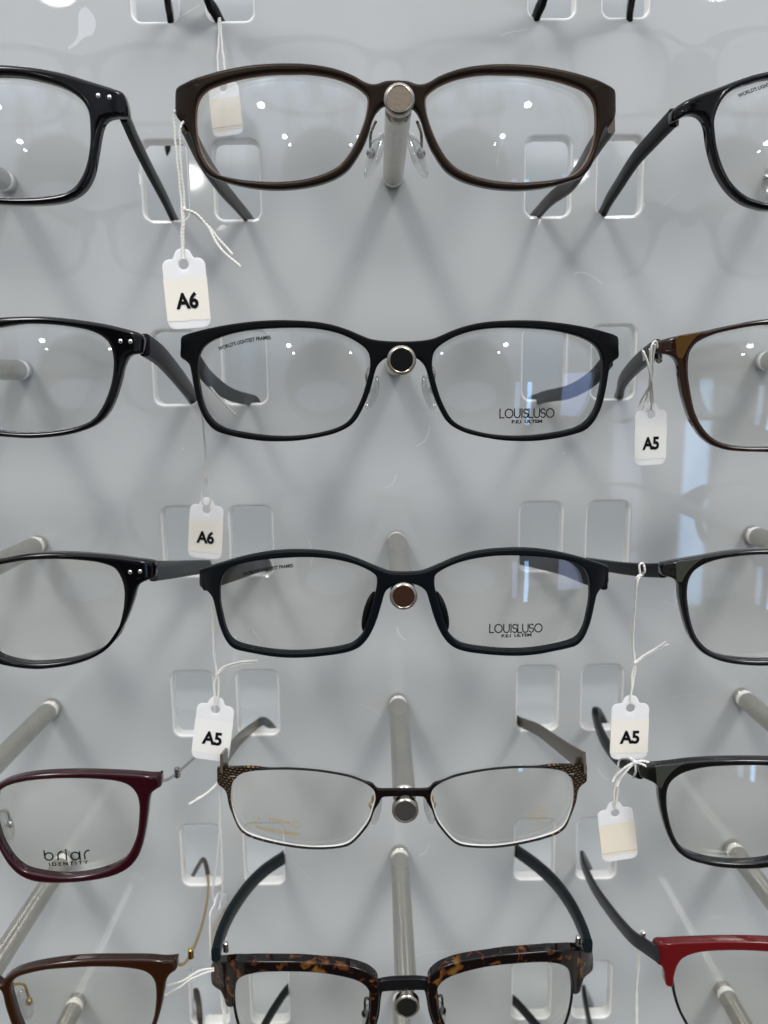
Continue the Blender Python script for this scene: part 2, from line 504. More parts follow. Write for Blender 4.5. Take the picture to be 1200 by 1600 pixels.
build_board()


# ------------------------------------------------------------------ rods
COLN = {-1: 'left', 0: 'middle', 1: 'right'}
ROWN = {1: 'top', 2: 'second', 3: 'third', 4: 'fourth', 5: 'fifth', 6: 'sixth'}


CAP_REFL = [mat('cap_face_reflection_%s' % n, c_, .28, .7, bump=.2, bscale=900) for n, c_ in (('tan', (.27, .22, .165)), ('black', (.012, .012, .012)), ('brown', (.085, .042, .025)),
                                                                     ('grey', (.13, .125, .115)), ('dark', (.035, .035, .033)))]  # what each cap reflects is put into its face colour, row by row


def build_rod():
    R = .00425; t = -RODL
    root = empty('display_rod', (0, 0, 0), '', 'display rod', 'steel rods that carry the eyeglasses')
    c = (0, 0, 0)
    pr = [(-.0065, R), (t + .0110, R), (t + .0104, R - .0005), (t + .0100, .0030)]
    V, F = lathe_y(pr, c); mesh_obj('shaft', V, F, ACRYL, root)
    V, F = lathe_y([(t + .0105, .0021), (t + .0025, .0021)], c); mesh_obj('neck', V, F, STEELP, root)
    cp = [(t + .0036, .0018), (t + .0034, R + .0001), (t + .0030, R + .00045), (t + .0006, R + .00045), (t + .0001, R), (t, R - .0004),
          (t + .00022, R - .0008), (t + .00022, .0022), (t + .0001, .0020), (t + .0001, .0009), (t + .0003, .0005)]
    V, F = lathe_y(cp, c); cap = mesh_obj('end_cap', V, F, STEELP, root)
    rings = [(t + .0002, R - .0007), (t - .00002, R - .0007)]
    for i in range(9):
        rr = (R - .0008) * (1 - i / 9.0); rings.append((t - .00002 + .000018 * (i % 2), rr))
    V, F = lathe_y(rings, c); mesh_obj('cap_face_reflection', V, F, CAP_REFL[0], cap, angle=10)
    V, F = lathe_y([(-.0034, R * .97), (-.0040, R * 1.0), (-.0062, R * 1.0), (-.0066, R * .96)], c); mesh_obj('bright_ring', V, F, BAND, root)
    V, F = lathe_y([(.001, R * .99), (-.0034, R * .99), (-.0036, R * .93)], c); mesh_obj('base_collar', V, F, STEEL, root)
    return root


rod0 = build_rod(); used = False
for c in (-1, 0, 1):
    for r in range(1, 7):
        if r == 6 and c == 0: pass
        if not used: o = rod0; used = True
        else:
            o = rod0.copy(); COL.objects.link(o)
            for ch in rod0.children:
                d = ch.copy(); COL.objects.link(d); d.parent = o
                for gg in ch.children:
                    e = gg.copy(); COL.objects.link(e); e.parent = d
                    e.data = e.data.copy(); e.data.materials[0] = CAP_REFL[min(r, 5) - 1] if c == 0 else CAP_REFL[3]
        o.location = (c * COLW, 0, -(r - 1) * S)
        if c == 0:
            lab = 'round steel rod of the %s row in the middle column' % ROWN[r]
        else: lab = 'round steel rod of the %s row at the %s edge of the board' % (ROWN[r], COLN[c])
        o['label'] = lab


# ------------------------------------------------------------------ eyeglasses
GROUP = 'eyeglasses hung in rows on the display board'


class Frame:
    def __init__(s, row, cpx, cpy, hw, label, roll=0., k=1.0, T=.0038, y0=None, name='eyeglasses', wrap=50., wr=.008):
        s.row = row; s.k = k; s.T = T; s.roll = roll; s.hw = hw; s.wrapk = wrap; s.wr = wr
        s.y0 = (-RODL + .0045) if y0 is None else y0
        c = U(cpx, cpy, s.y0); s.xm = c[0]; s.zc = c[2]
        s.root = empty(name, (s.xm, s.y0, s.zc), label, 'eyeglasses', GROUP)

    def w(s, d):
        d = np.abs(d); return s.k * d * d + s.wrapk * np.maximum(0, d - (s.hw - s.wr)) ** 2

    def loc(s, px, py, back=0.):
        """photo pixel -> local (dx, dz) on the curved front, rolled back upright"""
        y = s.y0 + back
        for _ in range(6):
            p = U(px, py, y); y = s.y0 + back + float(s.w(p[0] - s.xm))
        a = -s.roll; x, z = p[0] - s.xm, p[2] - s.zc
        return np.array([x * math.cos(a) - z * math.sin(a), x * math.sin(a) + z * math.cos(a)])

    def place(s, q, depth=0.):
        """local (dx,dz) -> world on the curved front, depth metres behind it"""
        q = np.atleast_2d(q); a = s.roll
        x = q[:, 0] * math.cos(a) - q[:, 1] * math.sin(a); z = q[:, 0] * math.sin(a) + q[:, 1] * math.cos(a)
        y = s.y0 + s.w(x) + depth
        return np.stack([x + s.xm, y + np.zeros_like(x), z + s.zc], 1)

    def trace(s, pts, z, back=0.):
        ox, oy, sc = z
        return np.array([s.loc(ox + a / sc, oy + b / sc, back) for a, b in pts])

    def front(s, outer, inner, z, m, bev=.0007, name='frame_front', holes=(), both=True, label=None):
        o = s.trace(outer, z); o[0, 0] = 0; o[-1, 0] = 0
        o = crom(o, 5, closed=False)
        sgn = 1 if o[len(o) // 2, 0] > 0 else -1
        o[:, 0] = np.where(o[:, 0] * sgn < 0, 0, o[:, 0])
        mir = o[1:-1][::-1] * np.array([-1, 1])
        loops = [np.vstack([o, mir])]
        inn = crom(s.trace(inner, z), 5); s.inner = inn; s.sgn = sgn
        loops += [inn, inn[::-1] * np.array([-1, 1])]
        for h in holes:
            q = crom(s.trace(h, z), 3); loops += [q, q[::-1] * np.array([-1, 1])]
        V, F = curve_solid(loops, s.T, bev, 3)
        P = s.place(V[:, :2]); P[:, 1] += s.T / 2 - V[:, 2]
        return mesh_obj(name, P, F, m, s.root, label=label, angle=50, wn=True)

    def plate(s, loop, z, T, m, name, front=0., bev=.0003, mirror=True, label=None):
        """flat-ish extra plate traced on one side, built on both"""
        q = crom(s.trace(loop, z), 4)
        for sg in ((1, -1) if mirror else (1,)):
            V, F = curve_solid([q * np.array([sg, 1])], T, bev, 2)
            P = s.place(V[:, :2]); P[:, 1] += T / 2 - V[:, 2] + front
            mesh_obj(name, P, F, m, s.root, label=label, angle=50, wn=True)

    def lens_depth(s, q, c, R):
        q = np.atleast_2d(q); sl = 2 * s.k * c[0]
        x = q[:, 0]
        return s.k * c[0] ** 2 + sl * (x - c[0]) + ((q - c) ** 2).sum(1) / (2 * R)

    def lenses(s, m=LENS, R=.115, grow=1.012, deep=.0010, thick=.0013):
        s.R = R; s.lensd = deep; s.lens = {}
        for sg in (1, -1):
            B = s.inner * np.array([sg, 1]); c = B.mean(0); c = (B.min(0) + B.max(0)) / 2
            step = max(1, len(B) // 72); B = B[::step]; n = len(B); rings = 14
            q = [c]
            for i in range(1, rings + 1): q += list(c + (B - c) * (i / rings) * grow)
            q = np.array(q); d = s.lens_depth(q, c, R) + deep
            a = s.roll; V = []
            for off in (0, thick):
                x = q[:, 0] * math.cos(a) - q[:, 1] * math.sin(a); z = q[:, 0] * math.sin(a) + q[:, 1] * math.cos(a)
                V.append(np.stack([x + s.xm, s.y0 + d + off, z + s.zc], 1))
            V = np.vstack(V); F = []; M = 1 + rings * n
            for lay in (0, 1):
                b = lay * M
                for j in range(n):
                    f = (b, b + 1 + j, b + 1 + (j + 1) % n); F.append(f if (lay == 0) == (sg * s.sgn * 1 > 0) else f[::-1])
                for i in range(rings - 1):
                    for j in range(n):
                        a0 = b + 1 + i * n + j; a1 = b + 1 + i * n + (j + 1) % n
                        f = (a0, a0 + n, a1 + n, a1); F.append(f if (lay == 0) == (sg * s.sgn * 1 > 0) else f[::-1])
            e = 1 + (rings - 1) * n
            for j in range(n): F.append((e + j, M + e + j, M + e + (j + 1) % n, e + (j + 1) % n))
            import bmesh
            o = mesh_obj('lens', V, F, m, s.root, angle=40)
            bm = bmesh.new(); bm.from_mesh(o.data); bmesh.ops.recalc_face_normals(bm, faces=bm.faces); bm.to_mesh(o.data); bm.free()
            s.lens['R' if sg * s.sgn > 0 else 'L'] = (o, c)
        # key by real side: 'R' = larger x

    def lens_pt(s, q, side, off=-.00045):
        o, c = s.lens[side]; q = np.atleast_2d(q)
        d = s.lens_depth(q, c, s.R) + s.lensd + off; a = s.roll
        x = q[:, 0] * math.cos(a) - q[:, 1] * math.sin(a); z = q[:, 0] * math.sin(a) + q[:, 1] * math.cos(a)
        return np.stack([x + s.xm, s.y0 + d, z + s.zc], 1)

    def print_text(s, body, p0, p1, hpx, side, m=INK, bold=0., spacing=1., bow=0., name='lens_print'):
        """text whose baseline runs from photo pixel p0 to p1, hpx high"""
        V, F = text_flat(body, bold, spacing); h = V[:, 1].max()
        P0 = np.array(p0, float); d = np.array(p1, float) - P0; nrm = np.array([d[1], -d[0]]) / np.linalg.norm(d)
        q = []
        for x, y in V:
            p = P0 + d * x + nrm * (y / h * hpx + bow * 4 * x * (1 - x))
            q.append(s.loc(p[0], p[1], s.lensd - .0002))
        return mesh_obj(name, s.lens_pt(np.array(q), side), F, m, s.lens[side][0], smooth=False)

    def print_strokes(s, strokes, wpx, side, m=INK, name='lens_print'):
        """ribbons of width wpx along polylines in photo pixels"""
        V = []; F = []
        for k_, st in enumerate(strokes):
            st = np.array(st, float); T = np.gradient(st, axis=0); T /= np.linalg.norm(T, axis=1)[:, None] + 1e-9
            Nn = np.stack([T[:, 1], -T[:, 0]], 1); b = len(V)
            closed = np.linalg.norm(st[0] - st[-1]) < .05
            for i, p in enumerate(st):
                e = 0 if closed else (-T[i] * wpx / 2 if i == 0 else (T[i] * wpx / 2 if i == len(st) - 1 else 0))
                for sd in (1, -1):
                    r = p + Nn[i] * sd * wpx / 2 + e
                    V.append(s.lens_pt(s.loc(r[0], r[1], s.lensd - .0002), side, -.00045 - .00001 * k_)[0])
            for i in range(len(st) - 1): F.append((b + 2 * i, b + 2 * i + 1, b + 2 * i + 3, b + 2 * i + 2))
        return mesh_obj(name, V, F, m, s.lens[side][0], smooth=False)

    # temples -------------------------------------------------------------
    def temple(s, pts, m, h0=.0060, h1=.0042, t0=.0032, t1=.0022, ys=None, ye=0., tail=None, mirror=False, wire=False,
               tipm=None, tipf=.78, hmid=None, name='temple', inset=.0015, tipr=None):
        y0 = (s.y0 + float(s.w(s.hw)) + s.T * .6) if ys is None else ys
        pts = np.array(pts, float)
        L = np.r_[0, np.cumsum(np.linalg.norm(np.diff(pts, axis=0), axis=1))]; L /= L[-1]
        w0 = W2P(U(*pts[0], y0))[2]; w1 = W2P(U(*pts[-1], ye))[2]
        P = []
        for (px, py), t in zip(pts, L):
            w = 1 / ((1 - t) / w0 + t / w1); d = ray(px, py); p = CAMP + d * w; P.append(p)
        P = np.array(P)
        if tail is None:
            d = P[-1] - P[-2]; d /= np.linalg.norm(d); d[0] *= .85
            e = P[-1]; a = e + d * .016 + np.array([0, 0, -.001]); b = a + d * .012 + np.array([0, .002, -.009]); c = b + np.array([-.3 * np.sign(e[0] - s.xm) * .004, .0065, -.013])
            c[1] = min(c[1], .66 * S); b[1] = min(b[1], .5 * S)
            P = np.vstack([P, a, b, c])
        else: P = np.vstack([P, [U(*t_[:2], t_[2] * S) for t_ in tail]])
        path = crom(P, 7, closed=False)
        n = len(path); D = np.r_[0, np.cumsum(np.linalg.norm(np.diff(path, axis=0), axis=1))]; D /= D[-1]

        def sec_at(t):
            if wire: return circ(t0 / 2, 10)
            f = t ** .8
            h = h0 + (h1 - h0) * f; w = t0 + (t1 - t0) * f
            if hmid: h = h0 + (hmid - h0) * min(1, t * 2.2) if t < .45 else hmid + (h1 - hmid) * (t - .45) / .55
            if t > .97: q = math.sqrt(max(.05, 1 - ((t - .97) / .03) ** 2)); h *= q; w *= q
            w *= .84; h *= .90
            return rrect(w, h, min(w, h) * .32, 3)
        k = len(sec_at(0))
        for sg in ((1, -1) if mirror else (1,)):
            Q = path.copy()
            if sg < 0: Q[:, 0] = 2 * s.xm - Q[:, 0]
            cut = int(n * tipf) if (tipm or wire) else n
            o = sweep(Q[:cut], lambda t: sec_at(t * (cut - 1) / (n - 1)), name, m, s.root)
            if tipm or wire:
                tr_ = tipr or (t0 * .95)
                mm = tipm or m
                if wire:
                    sweep(Q[cut - 2:], lambda t: circ(tr_ * (1 if t < .93 else .75), 12), 'ear_tip', mm, o)
                else:
                    sweep(Q[cut - 1:], lambda t: [(a * 1.08, b * 1.08) for a, b in sec_at((cut - 1 + t * (n - cut)) / (n - 1))], 'ear_tip', mm, o)
        return path

    def pads(s, px, py, armpx, arm_m=CHROME, back=.0075, size=(.0032, .0014, .0062), tilt=22, box=True, m=PADC, ballm=None, both=True):
        q = s.loc(px, py, back); qa = s.loc(*armpx, .002)
        for sg in (1, -1):
            c = s.place(q * np.array([sg, 1]), back)[0]; sx = np.sign(q[0] * sg)
            a = math.radians(tilt) * sx; b = math.radians(35) * sx
            Ry = np.array([[math.cos(a), 0, math.sin(a)], [0, 1, 0], [-math.sin(a), 0, math.cos(a)]])
            Rz = np.array([[math.cos(b), -math.sin(b), 0], [math.sin(b), math.cos(b), 0], [0, 0, 1]])
            Rr = Ry.T @ Rz
            V, F = ball(c, *size, rot=Rr); pad = mesh_obj('nose_pad', V, F, m, s.root, angle=80)
            if arm_m:
                st = s.place(qa * np.array([sg, 1]), s.T * .6)[0]
                cc = c + Rr @ np.array([.0016 * sx, 0, 0.0004])
                mid = (st + cc) / 2 + np.array([.0008 * sx, .002, .0016])
                V1 = tube_raw(crom([st, mid, cc], 6, False), .0005, 8)
                V2 = ball(cc, .0015, .0013, .0017, n=6, k=8) if box else ball(cc, .0014, .0014, .0014, n=6, k=8)
                V, F = join([V1, V2]); mesh_obj('pad_arm', V, F, ballm or arm_m, pad, angle=50)

    def dots(s, pts, r=.0008, m=CHROME, name='rivet', mirror=True):
        for px, py in pts:
            q = s.loc(px, py)
            for sg in ((1, -1) if mirror else (1,)):
                p = s.place(q * np.array([sg, 1]))[0]
                V, F = ball(p + np.array([0, .00015, 0]), r, .0004, r, n=6, k=14); mesh_obj(name, V, F, m, s.root, angle=80)

    def hinge(s, px, py, back=.005, m=CHROME, r=.0011, h=.0034, mirror=True):
        y = s.y0 + float(s.w(s.hw)) + back; p0 = U(px, py, y)
        for sg in ((1, -1) if mirror else (1,)):
            p = p0.copy()
            if sg < 0: p[0] = 2 * s.xm - p[0]
            parts = []
            for dz in (-.0012, 0, .0012):
                parts.append(tube_raw([p + np.array([0, 0, dz - .0005]), p + np.array([0, 0, dz + .0005])], r, 12))
            parts.append(tube_raw([p + np.array([0, 0, -h / 2 - .0004]), p + np.array([0, 0, h / 2 + .0004])], r * .55, 10))
            V, F = join(parts); mesh_obj('hinge', V, F, m, s.root, angle=40)


BLACKG = mat('gloss_black_acetate', (.0012, .0012, .002), .10, coat=.7, coat_rough=.02)
BLACKM = mat('matte_black_plastic', (.0015, .0018, .0025), .42, ior=1.2, bump=.05, bscale=2500)
NAVYM = mat('matte_navy_plastic', (.0016, .0032, .0048), .42, ior=1.22, bump=.05, bscale=2500)
BROWNS = mat('satin_brown_plastic', (.015, .0082, .0045), .28, metal=.4, ior=1.3, bump=.05, bscale=2500)
BROWNI = mat('tan_inner_rim', (.16, .085, .05), .35)
Z3 = lambda x, y: (x, y, 3.0)
Z4 = lambda x, y: (x, y, 4.0)

# ---- middle column, top row: satin brown
g = Frame(1, 620, 124, .0700, 'satin brown plastic eyeglasses in the middle of the top row', roll=-.012)
o1 = [(60, 132), (110, 135), (150, 148), (180, 150), (215, 138), (260, 112), (330, 85), (400, 68), (480, 58), (560, 55), (640, 57), (720, 63), (800, 75),
      (880, 92), (960, 115), (1040, 147), (1075, 168), (1088, 190), (1090, 250), (1088, 298), (1068, 328), (1040, 352), (1020, 400), (1005, 450), (988, 505), (965, 550), (930, 585),
      (880, 605), (800, 627), (720, 641), (640, 647), (560, 645), (480, 635), (400, 615), (340, 590), (290, 555), (255, 510), (220, 450), (195, 390), (178, 330),
      (163, 295), (145, 268), (115, 245), (60, 232)]
i1 = [(560, 98), (640, 100), (720, 109), (800, 124), (880, 147), (940, 172), (975, 203), (993, 240), (1000, 290), (1000, 350), (990, 420), (968, 485), (930, 545),
      (880, 582), (800, 600), (720, 608), (640, 612), (560, 608), (480, 596), (400, 572), (340, 542), (300, 505), (265, 455), (235, 395), (210, 330), (194, 265),
      (192, 215), (210, 185), (260, 150), (330, 122), (400, 106), (480, 97)]
g.front(o1, i1, Z3(600, 80), BROWNS, bev=.0009)
g.lenses(LENS2)
# tan inner groove rim, a narrow ring behind the front edge
rin = g.inner
for sg in (1, -1):
    B = rin * np.array([sg, 1]); c = (B.min(0) + B.max(0)) / 2
    V, F = curve_solid([c + (B - c) * 1.012, c + (B - c) * .985], .0016, .0003, 1)
    P = g.place(V[:, :2]); P[:, 1] += .0008 - V[:, 2] + .0012
    mesh_obj('inner_rim', P, F, BROWNI, g.root, angle=50)
g.temple([(955, 190), (925, 235), (893, 285), (862, 310), (843, 330)], BROWNS, .0085, .0052, .0030, .0022, hmid=.0058)
g.temple([(289, 190), (315, 245), (345, 290), (366, 315), (383, 335)], BROWNS, .0085, .0052, .0030, .0022, hmid=.0058)
g.pads(653, 243, (652, 190), STEELP, tilt=20, size=(.0030, .0013, .0074))
FG1 = g

# ---- middle column, second row: matte black
g = Frame(2, 627, 535, .0712, 'matte black eyeglasses with lens lettering, in the middle of the second row', roll=-.012)
o2 = [(81, 160), (150, 158), (215, 150), (260, 135), (330, 105), (400, 83), (480, 68), (560, 62), (640, 60), (720, 62), (800, 69), (880, 80), (960, 95),
      (1040, 115), (1085, 130), (1100, 145), (1102, 190), (1102, 232), (1082, 250), (1064, 270), (1056, 305), (1045, 370), (1030, 440), (1010, 495), (980, 545),
      (940, 580), (880, 600), (800, 617), (720, 627), (640, 629), (560, 625), (480, 613), (400, 595), (340, 570), (300, 540), (270, 495), (240, 430), (220, 370),
      (205, 310), (192, 275), (170, 250), (145, 235), (115, 226), (81, 222)]
i2 = [(228, 240), (240, 205), (270, 175), (330, 140), (400, 115), (480, 100), (560, 95), (640, 96), (720, 100), (800, 108), (880, 125), (940, 145), (985, 170),
      (1012, 200), (1025, 240), (1028, 300), (1020, 370), (1005, 440), (985, 490), (950, 535), (910, 560), (860, 577), (800, 588), (720, 599), (640, 604),
      (560, 602), (480, 592), (400, 572), (350, 550), (315, 520), (285, 470), (260, 410), (240, 340), (228, 290)]
g.front(o2, i2, Z3(600, 480), BLACKM, bev=.0006)
g.lenses(LENS2)
g.temple([(952, 560), (925, 592), (890, 612), (856, 619), (842, 623)], BLACKM, .0068, .0050, .0028, .0022, hmid=.0058)
g.temple([(304, 560), (325, 590), (352, 612), (374, 621), (388, 624)], BLACKM, .0068, .0050, .0028, .0022, hmid=.0058)
g.pads(671, 612, (676, 575), CHROME, tilt=14, box=False, size=(.0028, .0014, .0062))
FG2 = g


def arc(cx, cy, rx, ry, a0, a1, n=12):
    return [(cx + rx * math.cos(math.radians(a0 + (a1 - a0) * i / n)), cy - ry * math.sin(math.radians(a0 + (a1 - a0) * i / n))) for i in range(n + 1)]


def geo_letters(word, x0, base, x1, h, slope):
    """thin geometric capitals laid between x0 and x1 (photo pixels)"""
    adv = {'L': .55, 'O': 1.06, 'U': .78, 'I': .26, 'S': .62}
    tot = sum(adv[c] for c in word) ; sc = (x1 - x0) / tot; out = []
    x = x0
    for c in word:
        w = adv[c] * sc; a, b = x + w * .06, x + w * .88; t, m_ = base - h, base
        if c == 'L': st = [[(a, t), (a, m_)], [(a, m_), (b, m_)]]
        elif c == 'I': st = [[(x + w * .45, t), (x + w * .45, m_)]]
        elif c == 'O': st = [arc((a + b) / 2, (t + m_) / 2, (b - a) / 2, h / 2, 0, 360, 24)]
        elif c == 'U': st = [[(a, t), (a, m_ - h * .35)] + arc((a + b) / 2, m_ - h * .35, (b - a) / 2, h * .35, 180, 360, 10)[1:-1] + [(b, m_ - h * .35), (b, t)]]
        elif c == 'S':
            r = (b - a) / 2; cx = (a + b) / 2
            st = [arc(cx, t + h * .27, r * .9, h * .27, 30, 255, 10) + arc(cx, m_ - h * .27, r, h * .27, 85, -150, 10)]
        sl = lambda p: (p[0], p[1] + slope * (p[0] - x0))
        out += [[sl(p) for p in s_] for s_ in st]; x += w
    return out


g.print_strokes(geo_letters('LOUISLUSO', 781, 653, 868, 13.5, -.010), 1.9, 'R')
g.print_text('P.E.I  ULTEM', (800, 662), (848, 661), 5.4, 'R', bold=.45)
WL = "WORLD'S LIGHTEST FRAMES"
g.print_text(WL, (340, 548), (423, 530), 6.5, 'L', bold=.35, bow=3.0)

# ---- middle column, third row: matte navy
g = Frame(3, 634, 896, .0690, 'matte navy eyeglasses with lens lettering, in the middle of the third row', roll=-.006)
o3 = [(102, 168), (160, 165), (200, 155), (260, 130), (330, 100), (400, 77), (480, 62), (560, 55), (640, 53), (720, 57), (800, 68), (880, 85), (960, 107),
      (1020, 125), (1050, 136), (1055, 142), (1055, 175), (1053, 213), (1025, 235), (1002, 265), (990, 310), (975, 380), (955, 440), (930, 485), (900, 510), (860, 522), (800, 535),
      (720, 550), (640, 557), (560, 556), (480, 550), (400, 540), (345, 525), (305, 500), (270, 455), (240, 390), (215, 310), (200, 260), (180, 238), (155, 225),
      (125, 217), (102, 215)]
i3 = [(238, 190), (250, 170), (290, 145), (350, 120), (420, 102), (500, 90), (580, 86), (660, 88), (740, 93), (820, 103), (890, 118), (930, 138), (955, 170),
      (967, 220), (967, 290), (955, 360), (940, 420), (915, 465), (880, 488), (820, 505), (740, 520), (660, 529), (580, 530), (500, 525), (420, 515), (360, 500),
      (320, 470), (295, 430), (270, 350), (245, 260), (238, 225)]
g.front(o3, i3, Z3(600, 840), NAVYM, bev=.0007)
g.lenses(LENS)
g.temple([(944, 905), (915, 897), (880, 884), (848, 877), (822, 873)], BLACKM, .0085, .0048, .0030, .0024, hmid=.0085)
g.temple([(322, 905), (350, 898), (385, 889), (412, 882)], BLACKM, .0090, .0058, .0030, .0024, hmid=.0070, tail=[(420, 886, .15), (424, 900, .35)])
g.pads(689, 955, (680, 930), None, back=.0060, size=(.0016, .0032, .0076), tilt=14, m=BLACKM)
g.print_strokes(geo_letters('LOUISLUSO', 765, 989, 849, 13.0, -.012), 1.85, 'R')
g.print_text('P.E.I  ULTEM', (784, 997), (831, 995), 5.0, 'R', bold=.45)
g.print_text(WL, (379, 902), (458, 887), 5.5, 'L', bold=.35, bow=2.0)
FG3 = g

# ---- middle column, fourth row: thin metal with gold check
CHECK = check_mat('black_metal_gold_check')
g = Frame(4, 630, 1238, .0640, 'thin black metal eyeglasses with gold checked corners and gold lens print', roll=-.010, T=.0016, wrap=22, wr=.009)
o4 = [(90, 222), (190, 222), (215, 215), (235, 195), (270, 175), (330, 153), (400, 138), (480, 125), (560, 116), (640, 111), (720, 109), (800, 107), (880, 107),
      (945, 108), (952, 115), (952, 145), (950, 182), (925, 205), (910, 230), (901, 280), (886, 340), (863, 395), (831, 430), (781, 452), (720, 470), (640, 487), (560, 499),
      (480, 504), (400, 500), (345, 490), (309, 470), (268, 430), (238, 390), (213, 330), (203, 285), (193, 265), (175, 255), (90, 253)]
i4 = [(222, 240), (235, 215), (270, 190), (330, 165), (400, 148), (480, 134), (560, 126), (640, 122), (720, 122), (790, 126), (840, 137), (873, 160), (888, 195),
      (893, 250), (887, 300), (872, 350), (850, 395), (820, 422), (780, 440), (720, 458), (640, 476), (560, 489), (480, 494), (400, 490), (352, 479), (318, 455),
      (279, 410), (249, 365), (230, 310), (220, 270)]
_i4 = np.array(i4, float)
o4 = [tuple(_i4[np.argmin(np.hypot(*(_i4 - p).T))] * .62 + np.array(p) * .38) if (p[1] > 300 or (240 < p[0] < 790 and p[1] < 200)) else p for p in [np.array(q, float) for q in o4]]
g.front(o4, i4, Z3(600, 1160), CHECK, bev=.0002, holes=[[(866, 149), (885, 147), (903, 149), (905, 155), (890, 158), (872, 158)]])
g.lenses(LENS, deep=.0003)
B = g.inner; mt = mat('white_rim_groove', (.78, .77, .74), .25)
for sg in (1, -1):
    q = B * np.array([sg, 1]); c = (q.min(0) + q.max(0)) / 2
    V, F = curve_solid([c + (q - c) * 1.006, c + (q - c) * .985], .0009, .0002, 1)
    P = g.place(V[:, :2]); P[:, 1] += .00045 - V[:, 2] + .0012; mesh_obj('rim_groove', P, F, mt, g.root, angle=50)
TAUPE = mat('taupe_metal', (.13, .105, .075), .32, metal=.7)
g.temple([(914, 1192), (893, 1178), (868, 1160), (840, 1140), (815, 1129)], TAUPE, .0088, .0034, .0012, .0016, tipm=None, tail=[(800, 1121, .12), (790, 1126, .3), (785, 1140, .42)], ys=g.y0 + .0062)
g.temple([(346, 1193), (360, 1172), (378, 1151), (396, 1136)], TAUPE, .0075, .0034, .0012, .0016, tipm=mat('dark_grey_tip', (.05, .05, .052), .35), tipf=.62,
         tail=[(410, 1127, .14), (421, 1132, .26), (430, 1142, .36)], ys=g.y0 + .0062)
g.hinge(903, 1192, m=TAUPE); g.pads(671, 1262, (668, 1250), GOLD, tilt=10, box=False, size=(.0024, .0012, .0066), back=.006)
g.print_text('HJ3204', (420, 1284), (452, 1289), 6.4, 'L', GOLDINK, bold=.3)
g.print_text('WAGNER GERMANY', (397, 1297), (469, 1308), 6.4, 'L', GOLDINK, bold=.3)
g.print_text('CE', (394, 1281), (407, 1283), 5, 'L', GOLDINK)
g.print_strokes([arc(463, 1288, 6.5, 6.5, 0, 360, 20), arc(463, 1288, 4, 4, 40, 320, 12), [(387.5, 1289), (387.5, 1297)], [(390.5, 1286), (390.5, 1297)], [(393, 1290), (393, 1296), (388, 1297)]], .8, 'L', GOLDINK)
em = [[(827, 1272), (828, 1267), (833, 1262), (840, 1260), (848, 1262), (853, 1267), (854, 1275), (852, 1281), (845, 1287), (838, 1289), (832, 1285), (827, 1280), (827, 1272)],
      arc(840, 1270, 4, 3.5, 20, 300, 10), arc(835, 1277, 3.5, 3, 0, 270, 10), arc(844, 1277, 4, 4, 90, 400, 12), arc(841, 1282, 4, 3, 120, 350, 10), arc(846, 1269, 3, 3, -90, 150, 8)]
g.print_strokes(em, .9, 'R', GOLDINK, name='lens_emblem')
g.print_text('CAZARI', (826, 1303), (851, 1298), 4.5, 'R', GOLDINK)
FG4 = g

# ---- middle column, fifth row: tortoise browline
TORT = spot_mat('tortoiseshell_acetate', (.005, .003, .003), (.13, .075, .016), 240, .56, .72)
g = Frame(5, 630, 1540, .0620, 'tortoiseshell browline eyeglasses with black metal bridge, at bottom centre', roll=.020, T=.0046, wrap=25, wr=.006)
z5 = Z3(600, 1350)
lensout = [(250, 640), (247, 600), (262, 565), (300, 537), (360, 514), (440, 493), (520, 479), (600, 471), (680, 465), (760, 463), (820, 471), (855, 487), (875, 512),
           (885, 550), (888, 600), (885, 650), (873, 715), (850, 780), (810, 830), (740, 868), (640, 885), (520, 885), (420, 875), (345, 845), (295, 795), (265, 730), (254, 690)]
brow = [(205, 560), (215, 530), (250, 497), (310, 470), (380, 452), (480, 437), (560, 425), (640, 418), (720, 412), (800, 407), (880, 403), (958, 402), (976, 410), (981, 430), (982, 490), (965, 516),
        (942, 535), (929, 570), (921, 600), (905, 613), (889, 611), (886, 590), (882, 550), (872, 512), (853, 487), (820, 472), (760, 464), (680, 466), (600, 472), (520, 480),
        (440, 494), (360, 515), (300, 538), (264, 567), (250, 602), (252, 660), (262, 725), (280, 790), (255, 780), (230, 735), (212, 670), (204, 610)]
g.sgn = 1; g.inner = crom(g.trace(lensout, z5), 5)
g.plate(brow, z5, g.T, TORT, 'brow_piece', bev=.0006)
BLKMET = mat('black_metal', (.010, .010, .011), .32, metal=.3, coat=.3)
for sg in (1, -1):
    q = g.inner * np.array([sg, 1])
    V, F = tube_raw(g.place(np.vstack([q, q[:1]]), .0022), .00055, 8); mesh_obj('rim_wire', V, F, BLKMET, g.root, angle=60)
bq = g.trace([(90, 557), (150, 556), (205, 562), (232, 580), (240, 640), (250, 720), (262, 790), (235, 780), (212, 720), (200, 650), (192, 618), (180, 611), (90, 611)], z5)
bq[0, 0] = 0; bq[-1, 0] = 0
bq = crom(bq, 4, False); V, F = curve_solid([np.vstack([bq, bq[1:-1][::-1] * np.array([-1, 1])])], .0022, .0004, 2)
P = g.place(V[:, :2]); P[:, 1] += .0011 - V[:, 2] + .0018
mesh_obj('bridge', P, F, BLKMET, g.root, angle=50)
g.lenses(LENS, deep=.0020)
DKTEM = mat('smoky_blue_black_acetate', (.007, .011, .013), .28, ior=1.13)
g.temple([(919, 1478), (909, 1448), (891, 1412), (866, 1378), (838, 1352), (812, 1333)], DKTEM, .0062, .0070, .0040, .0036, hmid=.0062, tail=[(797, 1323, .15), (788, 1328, .35)], ys=g.y0 + .006)
